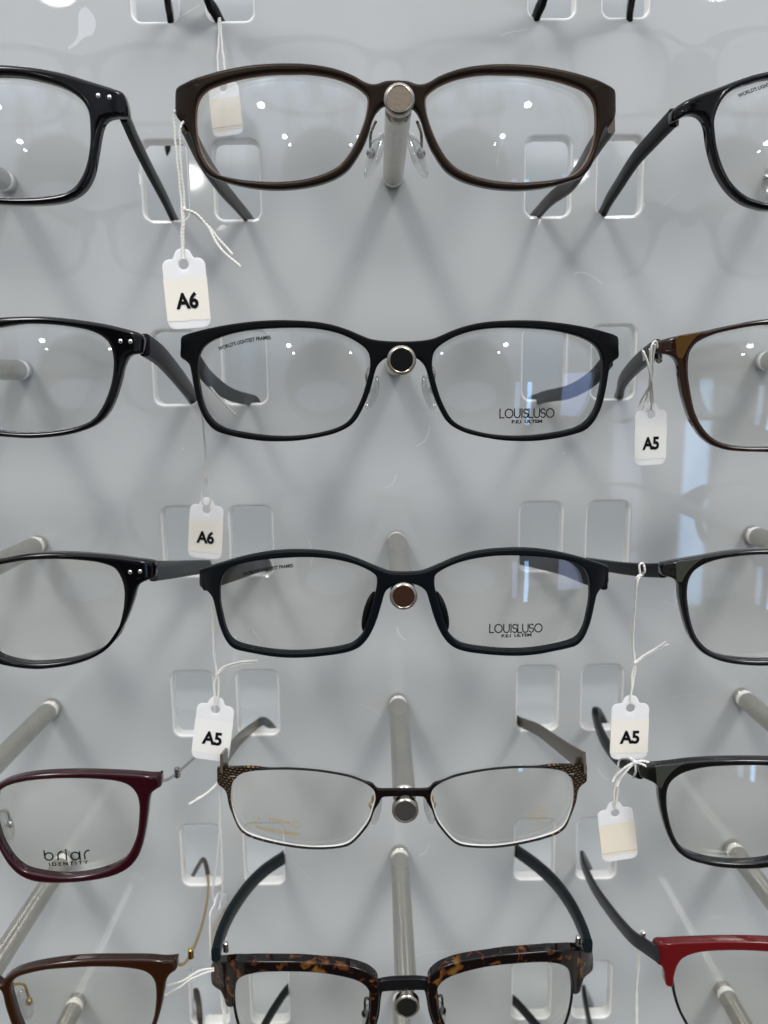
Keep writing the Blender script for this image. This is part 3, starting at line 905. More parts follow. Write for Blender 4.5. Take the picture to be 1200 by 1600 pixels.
g.temple([(337, 1492), (346, 1458), (364, 1420), (390, 1383), (416, 1358), (440, 1342)], DKTEM, .0062, .0070, .0040, .0036, hmid=.0062, tail=[(452, 1334, .15), (460, 1340, .35)], ys=g.y0 + .006)
g.hinge(903, 1470, back=.004); g.pads(687, 1585, (684, 1560), BLKMET, tilt=12, size=(.0026, .0012, .0064))
FG5 = g

# ---- left column -----------------------------------------------------------
def rowlab(a): return a


g = Frame(1, -174, 130, .0745, 'glossy black eyeglasses with silver rivets, cut by the left edge, top row', k=.9, T=.0045)
oL1 = [(-522, 150), (-450, 145), (-350, 112), (-230, 80), (-110, 64), (0, 58), (100, 65), (200, 78), (300, 100), (400, 130), (480, 155), (540, 175), (572, 190), (588, 225), (597, 262), (597, 298),
       (575, 303), (545, 303), (510, 310), (488, 325), (474, 352), (463, 400), (450, 480), (435, 560), (410, 620), (370, 665), (300, 700), (200, 715), (100, 718), (0, 715), (-100, 705),
       (-220, 680), (-310, 630), (-370, 545), (-400, 450), (-415, 380), (-430, 310), (-460, 250), (-522, 225)]
iL1 = [(0, 107), (100, 113), (200, 135), (290, 165), (350, 200), (390, 240), (412, 290), (418, 370), (415, 450), (400, 530), (375, 590), (340, 635), (290, 662), (200, 677), (100, 682),
       (0, 681), (-120, 670), (-220, 640), (-290, 580), (-335, 500), (-360, 400), (-370, 300), (-350, 225), (-290, 165), (-200, 130), (-100, 112)]
g.front(oL1, iL1, Z3(0, 80), BLACKG, bev=.0012); g.lenses(LENS2)
g.dots([(153, 149), (170.5, 151.5)])
g.temple([(193, 178), (212, 222), (236, 270), (256, 308), (268, 334)], mat('gloss_black_temple', (.004, .006, .007), .28, ior=1.13), .0058, .0050, .0030, .0026, mirror=True)
BL1 = g

g = Frame(2, -129, 545, .0745, 'glossy black riveted eyeglasses with purplish temple, second row, left edge', k=.9, T=.0045)
oL2 = [(-387, 200), (-340, 190), (-270, 150), (-180, 95), (-90, 62), (0, 47), (100, 42), (200, 42), (300, 50), (400, 63), (500, 80), (600, 105), (645, 119), (670, 140), (672, 172), (665, 212), (645, 219),
       (618, 223), (594, 241), (578, 280), (560, 350), (535, 430), (500, 500), (450, 550), (380, 582), (280, 605), (150, 616), (50, 612), (-60, 600), (-150, 570), (-220, 520), (-270, 440),
       (-300, 350), (-315, 290), (-335, 255), (-387, 245)]
iL2 = [(0, 92), (100, 78), (200, 78), (300, 87), (400, 105), (460, 128), (500, 160), (520, 200), (528, 260), (520, 340), (500, 410), (470, 475), (430, 525), (370, 555), (280, 575),
       (170, 586), (60, 585), (-30, 573), (-100, 545), (-155, 500), (-200, 430), (-228, 350), (-240, 270), (-220, 200), (-170, 145), (-90, 108)]
g.front(oL2, iL2, Z3(0, 480), BLACKG, bev=.0012); g.lenses(LENS2)
g.dots([(188, 533), (203.5, 533.5)])
g.temple([(226, 539), (250, 556), (273, 582), (290, 604), (298, 616)], mat('black_purple_acetate', (.012, .009, .016), .30, ior=1.14), .0085, .0058, .0042, .0040, mirror=True, hmid=.0078)
BL2 = g

g = Frame(3, -96, 908, .0745, 'glossy black riveted eyeglasses with a grey temple, third row, left edge', k=.9, T=.0045)
oL3 = [(-288, 205), (-250, 200), (-190, 165), (-120, 128), (-60, 110), (0, 100), (100, 82), (200, 73), (300, 72), (400, 77), (500, 85), (600, 97), (680, 108), (716, 115), (724, 125), (726, 155), (722, 190), (690, 202),
       (655, 220), (638, 245), (625, 290), (605, 350), (580, 410), (545, 470), (500, 525), (440, 565), (360, 595), (270, 613), (170, 622), (80, 615), (0, 600), (-60, 575), (-110, 530),
       (-150, 460), (-185, 380), (-205, 300), (-230, 260), (-288, 248)]
iL3 = [(0, 130), (100, 112), (200, 105), (300, 105), (400, 112), (470, 123), (530, 145), (560, 185), (577, 240), (577, 310), (565, 380), (545, 440), (510, 490), (460, 530), (380, 560),
       (290, 580), (180, 590), (80, 582), (0, 560), (-45, 525), (-85, 480), (-120, 410), (-140, 330), (-145, 260), (-130, 205), (-90, 162), (-50, 142)]
g.front(oL3, iL3, Z3(0, 840), BLACKG, bev=.0012); g.lenses(LENS)
g.dots([(203, 894), (218.5, 893)])
g.temple([(240, 892), (268, 890), (300, 887), (325, 885)], mat('grey_acetate', (.045, .052, .056), .28, ior=1.13), .0082, .0050, .0038, .0030, mirror=True, hmid=.0068)
BL3 = g

BURG = mat('burgundy_acetate', (.022, .0018, .0045), .12, coat=1.0)
g = Frame(4, -70, 1248, .0740, 'burgundy eyeglasses with black lens lettering and thin silver wire temples', k=.9, T=.0042)
oL4 = [(-210, 215), (-120, 210), (-80, 195), (-50, 170), (0, 133), (60, 110), (140, 94), (240, 85), (350, 82), (450, 83), (550, 87), (650, 93), (745, 97), (755, 103), (754, 148), (730, 165), (708, 185), (698, 220),
       (690, 290), (680, 360), (665, 430), (640, 490), (600, 535), (540, 567), (460, 588), (350, 602), (230, 605), (150, 595), (90, 570), (45, 530), (10, 480), (-30, 400), (-50, 320),
       (-65, 270), (-90, 248), (-210, 245)]
iL4 = [(-15, 190), (20, 155), (80, 135), (160, 122), (260, 115), (360, 114), (460, 118), (550, 128), (605, 150), (635, 185), (648, 230), (648, 300), (640, 370), (620, 430), (590, 480),
       (540, 520), (470, 548), (370, 568), (270, 571), (180, 560), (110, 540), (60, 500), (25, 450), (0, 400), (-20, 330), (-25, 260)]
g.front(oL4, iL4, Z3(0, 1180), BURG, bev=.0011); g.lenses(LENS)
g.temple([(250, 1220), (262, 1218), (276, 1208), (298, 1189), (316, 1171), (322, 1150)], SILVER, t0=.0013, wire=True, mirror=True, tipf=.72, tipm=mat('dark_grey_tip', (.05, .05, .052), .35), tipr=.0011,
         tail=[(322, 1138, .15), (318, 1135, .25), (306, 1145, .4)])
for nm, px, py, mm in (('hinge', 277, 1207, SILVER),): g.hinge(px, py, back=.006, m=mm, r=.0012)
g.pads(9, 1292, (-8, 1270), CHROME, tilt=10, size=(.0030, .0014, .0068), back=.008)
bs = []
x0, sl = 68, -.045


def bsl(p): return (p[0], p[1] - .045 * (p[0] - 68))


bs += [[(68, 1331), (69, 1341)], arc(75.5, 1340, 6.5, 6.2, 0, 360, 20)]
bs += [[(90, 1345), (90, 1338)] + arc(95.5, 1338.5, 5.5, 6, 170, 85, 6)[1:]]
bs += [[(103.5, 1346), (102.8, 1334)], [(102.6, 1329.6), (102.7, 1330.8)]]
bs += [arc(117, 1340.5, 6.5, 6.2, 0, 360, 20), [(124, 1334), (124.5, 1347)]]
bs += [[(132, 1346), (131.5, 1338)] + arc(137.5, 1339, 5.8, 6.5, 175, 80, 6)[1:]]
g.print_strokes([[bsl(p) for p in s_] for s_ in bs], 2.4, 'R')
g.print_text('IDENTITY', (75, 1356), (137, 1352), 6.0, 'R', bold=.4, spacing=1.6)
BL4 = g

BRN = mat('clear_brown_acetate', (.022, .0065, .002), .10, coat=1.0)
g = Frame(5, -33, 1535, .0735, 'translucent brown eyeglasses with thin gold wire temples, at bottom left', k=.9, T=.0042)
oL5 = [(-99, 402), (-30, 400), (4, 418), (12, 400), (40, 375), (90, 350), (160, 331), (240, 317), (330, 306), (430, 300), (550, 299), (700, 300), (815, 302), (829, 310), (827, 348), (800, 370), (780, 400), (770, 450),
       (755, 530), (735, 600), (700, 690), (640, 750), (540, 790), (400, 810), (260, 800), (160, 760), (90, 690), (50, 610), (20, 520), (5, 460), (-20, 440), (-99, 436)]
iL5 = [(50, 420), (75, 390), (130, 370), (220, 352), (330, 343), (440, 338), (550, 340), (640, 350), (690, 368), (718, 400), (728, 450), (725, 530), (710, 600), (675, 670), (620, 720),
       (530, 755), (400, 775), (280, 765), (190, 730), (125, 670), (85, 590), (60, 510), (48, 460)]
g.front(oL5, iL5, Z3(0, 1400), BRN, bev=.0011); g.lenses(LENS)
g.temple([(275, 1507), (287, 1506), (296, 1494), (308, 1468), (319, 1432), (325, 1395), (325, 1372)], GOLD, t0=.0013, wire=True, mirror=True, tipf=.66, tipm=mat('brown_tip', (.05, .038, .030), .35), tipr=.0011,
         tail=[(322, 1352, .10), (317, 1343, .17), (308, 1356, .30), (298, 1375, .42)])
g.hinge(298, 1490, back=.006, m=GOLD, r=.0012)
g.pads(39, 1570, (18, 1540), GOLD, tilt=10, size=(.0030, .0014, .0068), back=.008)
BL5 = g

# ---- right column ----------------------------------------------------------
g = Frame(1, 1426, 140, .0745, 'glossy black eyeglasses with rounded lenses, cut by the right edge, top row', k=.9, T=.0042)
oR1 = [(2104, 230), (2020, 225), (1900, 160), (1750, 105), (1600, 85), (1450, 85), (1300, 98), (1200, 120), (1100, 145), (1000, 180), (900, 220), (800, 255), (730, 285), (660, 322), (612, 362), (600, 400), (606, 435),
       (640, 425), (680, 400), (720, 388), (765, 395), (800, 425), (820, 480), (830, 560), (850, 650), (880, 740), (930, 830), (990, 900), (1060, 950), (1130, 975), (1200, 990), (1320, 990), (1450, 965),
       (1560, 910), (1650, 820), (1720, 700), (1770, 560), (1810, 450), (1870, 380), (1960, 330), (2104, 310)]
iR1 = [(1200, 163), (1100, 190), (1020, 218), (960, 255), (920, 300), (890, 360), (872, 430), (875, 500), (885, 580), (905, 660), (935, 740), (975, 810), (1030, 870), (1090, 910),
       (1150, 930), (1200, 942), (1320, 945), (1430, 920), (1530, 865), (1610, 770), (1670, 650), (1705, 520), (1715, 420), (1700, 330), (1640, 250), (1540, 190), (1420, 162), (1300, 155)]
g.front(oR1, iR1, Z4(900, 80), BLACKG, bev=.0010); g.lenses(LENS2)
g.temple([(1052, 184), (1022, 216), (992, 250), (966, 290), (952, 312), (944, 328)], mat('gloss_black_temple', (.004, .006, .007)), .0066, .0046, .0034, .0034, mirror=True)
g.hinge(1056, 188, back=.003, m=STEELP)
g.print_text(WL, (1157, 151), (1243, 125), 6.5, 'L', bold=.35, bow=3)
g.pads(1206, 280, (1226, 262), CHROME, tilt=14, size=(.0030, .0014, .0062), box=False)
BR1 = g

FAC = mat('olive_brown_facet', (.075, .038, .010), .22, coat=.8)
DBR = mat('dark_brown_gloss', (.017, .006, .003), .12, coat=1.0)
g = Frame(2, 1383, 545, .0745, 'dark brown eyeglasses with amber corner panels, second row at the right edge', k=.9, T=.0042)
oR2 = [(1932, 260), (1850, 250), (1760, 190), (1640, 140), (1500, 112), (1350, 105), (1200, 112), (1100, 125), (1000, 145), (900, 165), (800, 188), (700, 205), (620, 222), (560, 238), (510, 255), (498, 290), (508, 325),
       (560, 333), (600, 345), (630, 370), (645, 410), (652, 480), (665, 560), (685, 640), (710, 720), (745, 790), (790, 850), (850, 900), (930, 930), (1020, 942), (1200, 948), (1350, 945), (1470, 925), (1570, 870),
       (1640, 780), (1690, 660), (1720, 530), (1745, 430), (1790, 370), (1850, 345), (1932, 335)]
iR2 = [(1200, 150), (1100, 160), (1000, 178), (900, 200), (830, 225), (770, 255), (735, 290), (712, 340), (705, 410), (708, 480), (720, 560), (735, 640), (755, 710), (790, 780),
       (840, 840), (900, 880), (980, 902), (1080, 912), (1200, 912), (1330, 905), (1440, 880), (1530, 820), (1595, 730), (1640, 610), (1660, 490), (1660, 400), (1635, 310), (1580, 240), (1480, 185), (1350, 155)]
g.front(oR2, iR2, Z4(900, 470), DBR, bev=.0010); g.lenses(LENS)
g.plate([(628, 226), (700, 211), (785, 196), (780, 204), (745, 232), (715, 268), (690, 310), (668, 355), (655, 362), (632, 345), (626, 300)], Z4(900, 470), .0008, FAC, 'corner_panel', front=-.00025, bev=.0002)
g.temple([(1027, 545), (1003, 562), (983, 582), (972, 598), (969, 613)], mat('dark_grey_acetate', (.016, .017, .018), .28, ior=1.13), .0072, .0058, .0036, .0040, mirror=True)
g.hinge(1030, 558, back=.003, m=STEELP)
BR2 = g

FAC2 = mat('olive_grey_facet', (.042, .044, .036), .22, coat=.8)
DGR = mat('dark_grey_gloss', (.005, .005, .005), .12, coat=1.0)
g = Frame(3, 1373, 890, .0745, 'dark grey eyeglasses with olive corner panels, third row at the right edge', k=.9, T=.0042)
oR3 = [(1892, 250), (1800, 240), (1720, 190), (1600, 150), (1450, 125), (1300, 115), (1200, 115), (1100, 118), (1000, 126), (900, 140), (800, 158), (700, 175), (620, 188), (560, 200), (540, 206), (534, 240), (540, 275), (560, 285),
       (600, 295), (630, 315), (645, 350), (650, 420), (665, 500), (685, 580), (710, 650), (745, 710), (790, 760), (850, 795), (920, 820), (1000, 836), (1100, 845), (1200, 847), (1330, 842), (1450, 815),
       (1540, 760), (1610, 670), (1655, 560), (1680, 450), (1700, 370), (1740, 330), (1800, 315), (1892, 310)]
iR3 = [(1200, 150), (1100, 153), (1000, 163), (900, 180), (820, 205), (765, 235), (730, 270), (708, 320), (700, 390), (705, 460), (718, 540), (740, 620), (770, 680), (815, 730),
       (870, 765), (930, 785), (1010, 800), (1100, 808), (1200, 808), (1320, 800), (1420, 775), (1500, 715), (1560, 630), (1600, 520), (1615, 410), (1605, 320), (1560, 250), (1480, 195), (1350, 160)]
g.front(oR3, iR3, Z4(900, 830), DGR, bev=.0010); g.lenses(LENS)
g.plate([(628, 193), (700, 181), (792, 167), (785, 176), (745, 205), (710, 238), (680, 280), (662, 315), (648, 318), (630, 300), (625, 250)], Z4(900, 830), .0008, FAC2, 'corner_panel', front=-.00025, bev=.0002)
g.temple([(1036, 891), (1012, 891), (985, 889), (960, 886), (935, 882), (921, 880)], mat('gloss_black_temple', (.004, .006, .007)), .0060, .0050, .0036, .0030, mirror=True)
BR3 = g

g = Frame(4, 1327, 1218, .0740, 'dark grey eyeglasses with string knotted round the temple, fourth row, right edge', k=.9, T=.0042)
oR4 = [(1708, 260), (1640, 250), (1560, 210), (1450, 175), (1330, 155), (1200, 150), (1050, 148), (900, 150), (800, 155), (700, 163), (600, 175), (500, 185), (450, 190), (405, 190), (396, 215), (408, 258),
       (450, 280), (490, 300), (515, 330), (522, 400), (535, 480), (555, 560), (580, 630), (610, 690), (650, 740), (710, 780), (790, 805), (880, 825), (980, 835), (1080, 838), (1200, 830), (1310, 800),
       (1400, 740), (1460, 650), (1500, 550), (1520, 440), (1540, 370), (1570, 330), (1620, 318), (1708, 315)]
iR4 = [(1200, 192), (1050, 190), (900, 195), (800, 205), (710, 225), (650, 250), (605, 285), (580, 330), (572, 390), (575, 460), (590, 540), (610, 610), (640, 670), (685, 720),
       (750, 755), (830, 778), (930, 792), (1030, 797), (1150, 790), (1250, 770), (1330, 715), (1390, 630), (1430, 520), (1440, 410), (1425, 320), (1370, 250), (1290, 205)]
g.front(oR4, iR4, Z4(900, 1150), DGR, bev=.0010); g.lenses(LENS)
g.plate([(504, 190), (580, 180), (672, 172), (660, 180), (620, 205), (585, 238), (555, 280), (535, 325), (522, 322), (506, 300), (502, 250)], Z4(900, 1150), .0008, FAC2, 'corner_panel', front=-.00025, bev=.0002)
g.temple([(1000, 1207), (981, 1197), (962, 1182), (946, 1160), (936, 1138), (932, 1124)], mat('gloss_black_temple', (.004, .006, .007)), .0052, .0046, .0040, .0038, mirror=True,
         tail=[(930, 1112, .12), (935, 1114, .24), (946, 1134, .40)])
BR4 = g

RED = mat('red_acetate', (.11, .006, .007), .14, coat=1.0)
g = Frame(5, 1327, 1528, .0735, 'red browline eyeglasses with black metal temples at the bottom right', k=.9, T=.0042)
z = (880, 1360, 3.75)
lo = [(650, 640), (655, 600), (668, 563), (695, 523), (742, 497), (820, 479), (920, 472), (1050, 471), (1200, 477), (1300, 489), (1395, 515), (1450, 555), (1472, 600), (1478, 680), (1470, 780), (1440, 880), (1380, 965),
      (1280, 1030), (1150, 1060), (1000, 1060), (870, 1030), (770, 970), (720, 895), (685, 820), (660, 730)]
br = [(548, 438), (640, 430), (750, 424), (900, 419), (1050, 418), (1200, 422), (1300, 430), (1420, 455), (1500, 490), (1530, 540), (1537, 600), (1530, 700), (1484, 700), (1478, 600), (1455, 556),
      (1398, 518), (1300, 492), (1200, 480), (1050, 473), (920, 474), (820, 481), (744, 499), (697, 525), (670, 565), (658, 602), (650, 640), (646, 678), (636, 686), (613, 682), (600, 662), (593, 600), (578, 565), (548, 540)]
g.sgn = -1; g.inner = crom(g.trace(lo, z), 5)
g.plate(br, z, g.T, RED, 'brow_piece', bev=.0006)
for sg in (1, -1):
    q = g.inner * np.array([sg, 1])
    V, F = tube_raw(g.place(np.vstack([q, q[:1]]), .0022), .00055, 8); mesh_obj('rim_wire', V, F, BLKMET, g.root, angle=60)
bq = g.trace([(1676, 540), (1600, 535), (1535, 540), (1525, 560), (1530, 640), (1545, 640), (1550, 600), (1570, 580), (1600, 575), (1676, 580)], z)
bq[0, 0] = 0; bq[-1, 0] = 0
bq = crom(bq, 4, False); V, F = curve_solid([np.vstack([bq, bq[1:-1][::-1] * np.array([-1, 1])])], .0022, .0004, 2)
P = g.place(V[:, :2]); P[:, 1] += .0011 - V[:, 2] + .0018; mesh_obj('bridge', P, F, BLKMET, g.root, angle=50)
g.lenses(LENS, deep=.0020)
g.temple([(1026, 1490), (1008, 1478), (985, 1461), (957, 1428), (932, 1393), (916, 1362), (910, 1345)], BLKMET, .0066, .0052, .0022, .0024, mirror=True, ys=g.y0 + .004,
         tail=[(909, 1337, .10), (912, 1342, .20), (924, 1366, .38)])
g.hinge(1005, 1462, back=.007)
BR5 = g

# ---- rows above and below the picture: only their temples reach into it -----------
def hidden_row(src, name_label, row, cx, m, temples, dz, tail=None, mirror=False, **kw):
    """eyeglasses of the next row, same make as src"""
    q = Frame.__new__(Frame); q.__dict__.update(src.__dict__)
    q.zc = dz; q.row = row; q.xm = cx
    q.root = empty('eyeglasses', (cx, q.y0, q.zc), name_label, 'eyeglasses', GROUP)
    off = Vector((cx - src.xm, 0, dz - src.zc))
    for ch in src.root.children:
        if ch.name.split('.')[0] in ('frame_front', 'lens', 'nose_pad', 'brow_piece', 'rim_wire', 'bridge'):
            c = ch.copy(); COL.objects.link(c); c.parent = q.root
            if c.name.startswith('frame_front'):
                c.data = c.data.copy(); c.data.materials.clear(); c.data.materials.append(m)
            for g2 in ch.children:
                if g2.name.startswith('lens_print'): continue
                d = g2.copy(); COL.objects.link(d); d.parent = c
    for pts, tl in temples: q.temple(pts, m, mirror=mirror, tail=tl, **kw)
    return q


zr0 = lambda r: -(r - 1) * S + .006
# the row above (its fronts hang above the picture)
hidden_row(FG2, 'black eyeglasses whose two temples enter the inner slots at the top edge', 0, 0, BLACKM,
           [([(825, -480), (835, -250), (858, -60), (850, -5), (839, 22)], None), ([(310, -480), (300, -260), (305, -80), (325, -2), (339, 24)], None)], zr0(0), h0=.006, h1=.005, t0=.0034, t1=.0030)
hidden_row(BL1, 'glossy black eyeglasses with one temple in the leftmost slot at the top edge', 0, -COLW + .004, BLACKG,
           [([(232, -480), (245, -240), (256, -60), (262, 0), (266, 24)], [(271, 75, .12), (268, 130, .30), (261, 243, .55)])], zr0(0), mirror=True, h0=.006, h1=.0042, t0=.0036, t1=.0034)
hidden_row(BR2, 'dark eyeglasses with one temple in the rightmost slot at the top edge', 0, COLW - .004, BLACKG,
           [([(1020, -480), (1008, -240), (995, -60), (987, -2), (984, 22)], [(984, 70, .12), (988, 120, .30), (992, 219, .53)])], zr0(0), mirror=True, h0=.006, h1=.0044, t0=.0036, t1=.0034)
# the row below
hidden_row(FG2, 'black eyeglasses whose slim temples rise behind the tortoiseshell pair', 6, 0, DKTEM,
           [([(925, 1800), (905, 1720), (868, 1640), (836, 1600), (808, 1568)], [(797, 1560, .15), (790, 1565, .35)]), ([(345, 1800), (360, 1720), (395, 1640), (420, 1590), (446, 1550)], [(457, 1542, .15), (465, 1546, .35)])],
           zr0(6), h0=.006, h1=.0045, t0=.003, t1=.003)
hidden_row(BL4, 'brown eyeglasses with one dark temple tip in the lowest left slot', 6, -COLW + .004, BRN,
           [([(300, 1770), (312, 1700), (314, 1640), (313, 1600)], [(310, 1565, .12), (306, 1550, .20), (303, 1560, .34)])], zr0(6), mirror=True, h0=.0045, h1=.0040, t0=.0034, t1=.0032,
           tipm=mat('brown_tip', (.05, .038, .030), .35), tipf=.55)
hidden_row(BR4, 'black eyeglasses with one flat temple tip in the lowest right slot', 6, COLW - .004, DGR,
           [([(985, 1790), (960, 1720), (935, 1650), (922, 1605), (916, 1575)], [(912, 1548, .12), (914, 1550, .22), (926, 1578, .40)])], zr0(6), mirror=True, h0=.006, h1=.0048, t0=.0030, t1=.0030)

# ------------------------------------------------------------------ price tags and strings
def twine(ctrl, r=.00024, gap=.00020, pitch=.0024, strands=2):
    """two-ply thread along photo points (px, py, y in rod pitches)"""
    P = crom(np.array([U(a, b, c * S) for a, b, c in ctrl]), 14, False)
    D = np.r_[0, np.cumsum(np.linalg.norm(np.diff(P, axis=0), axis=1))]
    n = max(12, int(D[-1] / .0004)); s_ = np.linspace(0, D[-1], n)
    Q = np.stack([np.interp(s_, D, P[:, i]) for i in range(3)], 1)
    wob = np.stack([np.sin(s_ * 900 + ctrl[0][0]), 0 * s_, np.sin(s_ * 700)], 1) * .00008
    T = np.gradient(Q, axis=0); T /= np.linalg.norm(T, axis=1)[:, None] + 1e-12
    A = np.cross(T, np.array([0, 1., 0])); A /= np.linalg.norm(A, axis=1)[:, None] + 1e-9; B = np.cross(T, A)
    out = []
    for k in range(strands):
        ph = 2 * math.pi * s_ / pitch + math.pi * k
        out.append(tube_raw(Q + wob + (A * np.cos(ph)[:, None] + B * np.sin(ph)[:, None]) * gap, r, 6))
    return out


def price_tag(label, cpx, cpy, y, rot, text, strings, loops=(), yaw=0., tilt=0., stick=STICK, w=.0141, group='white price tags on strings', back=False, flip=1, tpx=1.0, knot=None, tails=()):
    """cpx,cpy: photo position of the punched hole; rot in degrees (clockwise in the picture)"""
    hole = U(cpx, cpy, y * S)
    root = empty('price_tag', hole, label, 'price tag', group)
    k = w / .014
    body = []
    W2, H, dome, r = .0070, .0222, .0031, .0024
    zt = .0018                                  # body top above the hole centre
    body += [(W2 - r + r * math.cos(a), -zt * 0 + (zt - r) + r * math.sin(a)) for a in np.linspace(0, math.pi / 2, 5)]
    body += [(.0036, zt), (.0031, zt + .0005), (.0027, zt + .0015)]
    body += [(.0026 * math.cos(a) * 1.0, zt + .0014 + .0018 * math.sin(a)) for a in np.linspace(.2, math.pi - .2, 8)]
    body += [(-.0027, zt + .0015), (-.0031, zt + .0005), (-.0036, zt)]
    body += [(-W2 + r + r * math.cos(a), (zt - r) + r * math.sin(a)) for a in np.linspace(math.pi / 2, math.pi, 5)]
    zb = zt - H
    body += [(-W2 + r + r * math.cos(a), zb + r + r * math.sin(a)) for a in np.linspace(math.pi, 1.5 * math.pi, 5)]
    body += [(W2 - r + r * math.cos(a), zb + r + r * math.sin(a)) for a in np.linspace(1.5 * math.pi, 2 * math.pi, 5)]
    hl = [(.00165 * math.cos(a), .00165 * math.sin(a)) for a in np.linspace(0, 2 * math.pi, 25)[:-1]]
    a = math.radians(-rot); yw = math.radians(yaw); tl = math.radians(tilt)
    Rr = (Matrix.Rotation(yw, 3, 'Z') @ Matrix.Rotation(tl, 3, 'X') @ Matrix.Rotation(-a, 3, 'Y')); Rr = np.array(Rr)

    def put(V):   # (x, z, depth) -> world
        P = np.stack([V[:, 0] * k, V[:, 2] * k, V[:, 1] * k], 1)
        
        return (Rr @ P.T).T + hole
    V, F = curve_solid([body, hl], .0005, .00012, 1); V[:, 2] *= -1
    card = mesh_obj('tag_card', put(V), F, TAG, root, angle=40)
    s0, s1 = zt - .0062, zt - .0196
    nx = 10; V = []; F = []
    for j in range(2):
        for i in range(nx + 1):
            x = (-W2 - .00008) + (2 * W2 + .00016) * i / nx; zz = (s0 if j == 0 else s1) + (.00015 * math.sin(i * 1.3))
            V.append((x, zz, -.00036))
    for i in range(nx): F.append((i, i + 1, nx + 2 + i, nx + 1 + i))
    V = np.array(V); nV = len(V)
    V2 = V.copy(); V2[:, 2] = .00036; F2 = [tuple(nV + q for q in f[::-1]) for f in F]
    E = [(0, nx + 1, nV + nx + 1, nV), (nx, nV + nx, nV + 2 * nx + 1, 2 * nx + 1)]
    st = mesh_obj('paper_sticker', put(np.vstack([V, V2])), F + F2 + E, stick, root, smooth=False)
    if text:
        V, F = text_flat(text, .38, .97); hh = V[:, 1].max(); tw = .0074
        V = np.stack([(V[:, 0] - .5) * tw * tpx, V[:, 1] / hh * .0053 + (zt - .0159), 0 * V[:, 0] - .00055], 1)
        mesh_obj('tag_text', put(V), F, INK, st, smooth=False)
    else:
        V = []; F = []
        for i in range(nx + 1):
            x = -W2 + 2 * W2 * i / nx
            V += [(x, s1 + .0011, -.00045), (x, s1 + .00125, -.00045)]
        for i in range(nx): F.append((2 * i, 2 * i + 2, 2 * i + 3, 2 * i + 1))
        mesh_obj('fold_line', put(np.array(V)), F, mat('fold_line_brown', (.32, .26, .17), .7), st, smooth=False)  # thin brown line near the sticker's lower edge
    parts = []
    for s_ in strings: parts += twine(s_)
    for s_ in tails: parts += twine(s_, r=.00028, gap=.00022)
    if knot: parts.append(ball(U(knot[0], knot[1], knot[2] * S), .0007, .0007, .0009, n=6, k=8))
    V, F = join(parts); mesh_obj('string', V, F, THREAD, root, angle=60)
    return root


yh = -1.10
price_tag('large A6 price tag hanging under the left corner of the brown glasses', 287, 413, -1.1, -3, 'A6',
          [[(289, 189, yh), (283, 196, -1.13), (281, 215, -1.13), (283, 260, -1.12), (287, 300, -1.11), (289, 326, -1.11)], [(273, 172, -1.13), (272, 190, -1.12), (276, 240, -1.12), (281, 290, -1.11), (284, 326, -1.11), (285, 345, -1.11)],
           [(287, 326, -1.11), (284, 360, -1.11), (284, 385, -1.11), (286, 405, -1.105)], [(287, 326, -1.11), (287, 355, -1.11), (286, 390, -1.11), (286.5, 405, -1.12)]],
          knot=(288, 327, -1.11), tails=[[(288, 327, -1.11), (305, 335, -1.09), (322, 350, -1.08), (345, 377, -1.08), (364, 398, -1.09)], [(288, 327, -1.11), (310, 337, -1.10), (327, 358, -1.10), (346, 390, -1.12), (376, 416, -1.13)]][::-1],
          stick=STICK)
price_tag('A6 price tag hanging below the second row, left of centre', 323, 796, -.45, 5, 'A6',
          [[(311, 600, -.75), (315, 630, -.70), (319, 690, -.58), (322, 745, -.50)], [(313, 600, -.75), (316, 640, -.69), (321, 700, -.56), (321, 745, -.50)],
           [(322, 745, -.50), (317, 765, -.47), (315, 780, -.46), (321, 790, -.45)], [(322, 745, -.50), (328, 765, -.47), (329, 780, -.46), (324, 790, -.46)]],
          tails=[[(310, 585, -.78), (322, 597, -.76), (345, 624, -.74), (368, 648, -.73)]], yaw=-6)
price_tag('A5 price tag hanging below the left corner of the navy glasses', 337, 1108, -.94, 9, 'A5',
          [[(332, 925, -1.02), (332, 960, -1.0), (334, 1010, -.98), (339, 1052, -.96)], [(335, 925, -1.02), (335, 970, -1.0), (334, 1020, -.98), (339, 1052, -.96)],
           [(339, 1052, -.96), (335, 1070, -.95), (336, 1090, -.95), (337, 1102, -.94)], [(339, 1052, -.96), (342, 1070, -.95), (340, 1090, -.95), (338, 1102, -.95)]],
          tails=[[(338, 1054, -.96), (350, 1042, -.96), (372, 1035, -.96), (402, 1032, -.96)], [(339, 1054, -.96), (352, 1044, -.955), (375, 1038, -.955), (398, 1036, -.955)]], stick=STICKW)
price_tag('A5 price tag looped on the temple of the brown glasses at the right', 1017, 648, -.80, -1, 'A5',
          [[(1016, 560, -1.10), (1017, 543, -1.15), (1024, 533, -1.15), (1027, 545, -1.10)], [(1006, 563, -1.10), (1005, 548, -1.13), (1014, 575, -1.10), (1015, 600, -1.0), (1010, 620, -.82), (1006, 640, -.8)],
           [(1016, 545, -1.15), (1017, 590, -1.04), (1020, 625, -.82), (1019, 642, -.8)], [(1020, 536, -1.15), (1019, 580, -1.04), (1013, 605, -.97), (1002, 625, -.82), (994, 645, -.79)],
           [(1023, 538, -1.15), (1018, 575, -1.04), (1016, 600, -.97), (1018, 640, -.81)]], w=.0128, yaw=12, stick=STICKW)
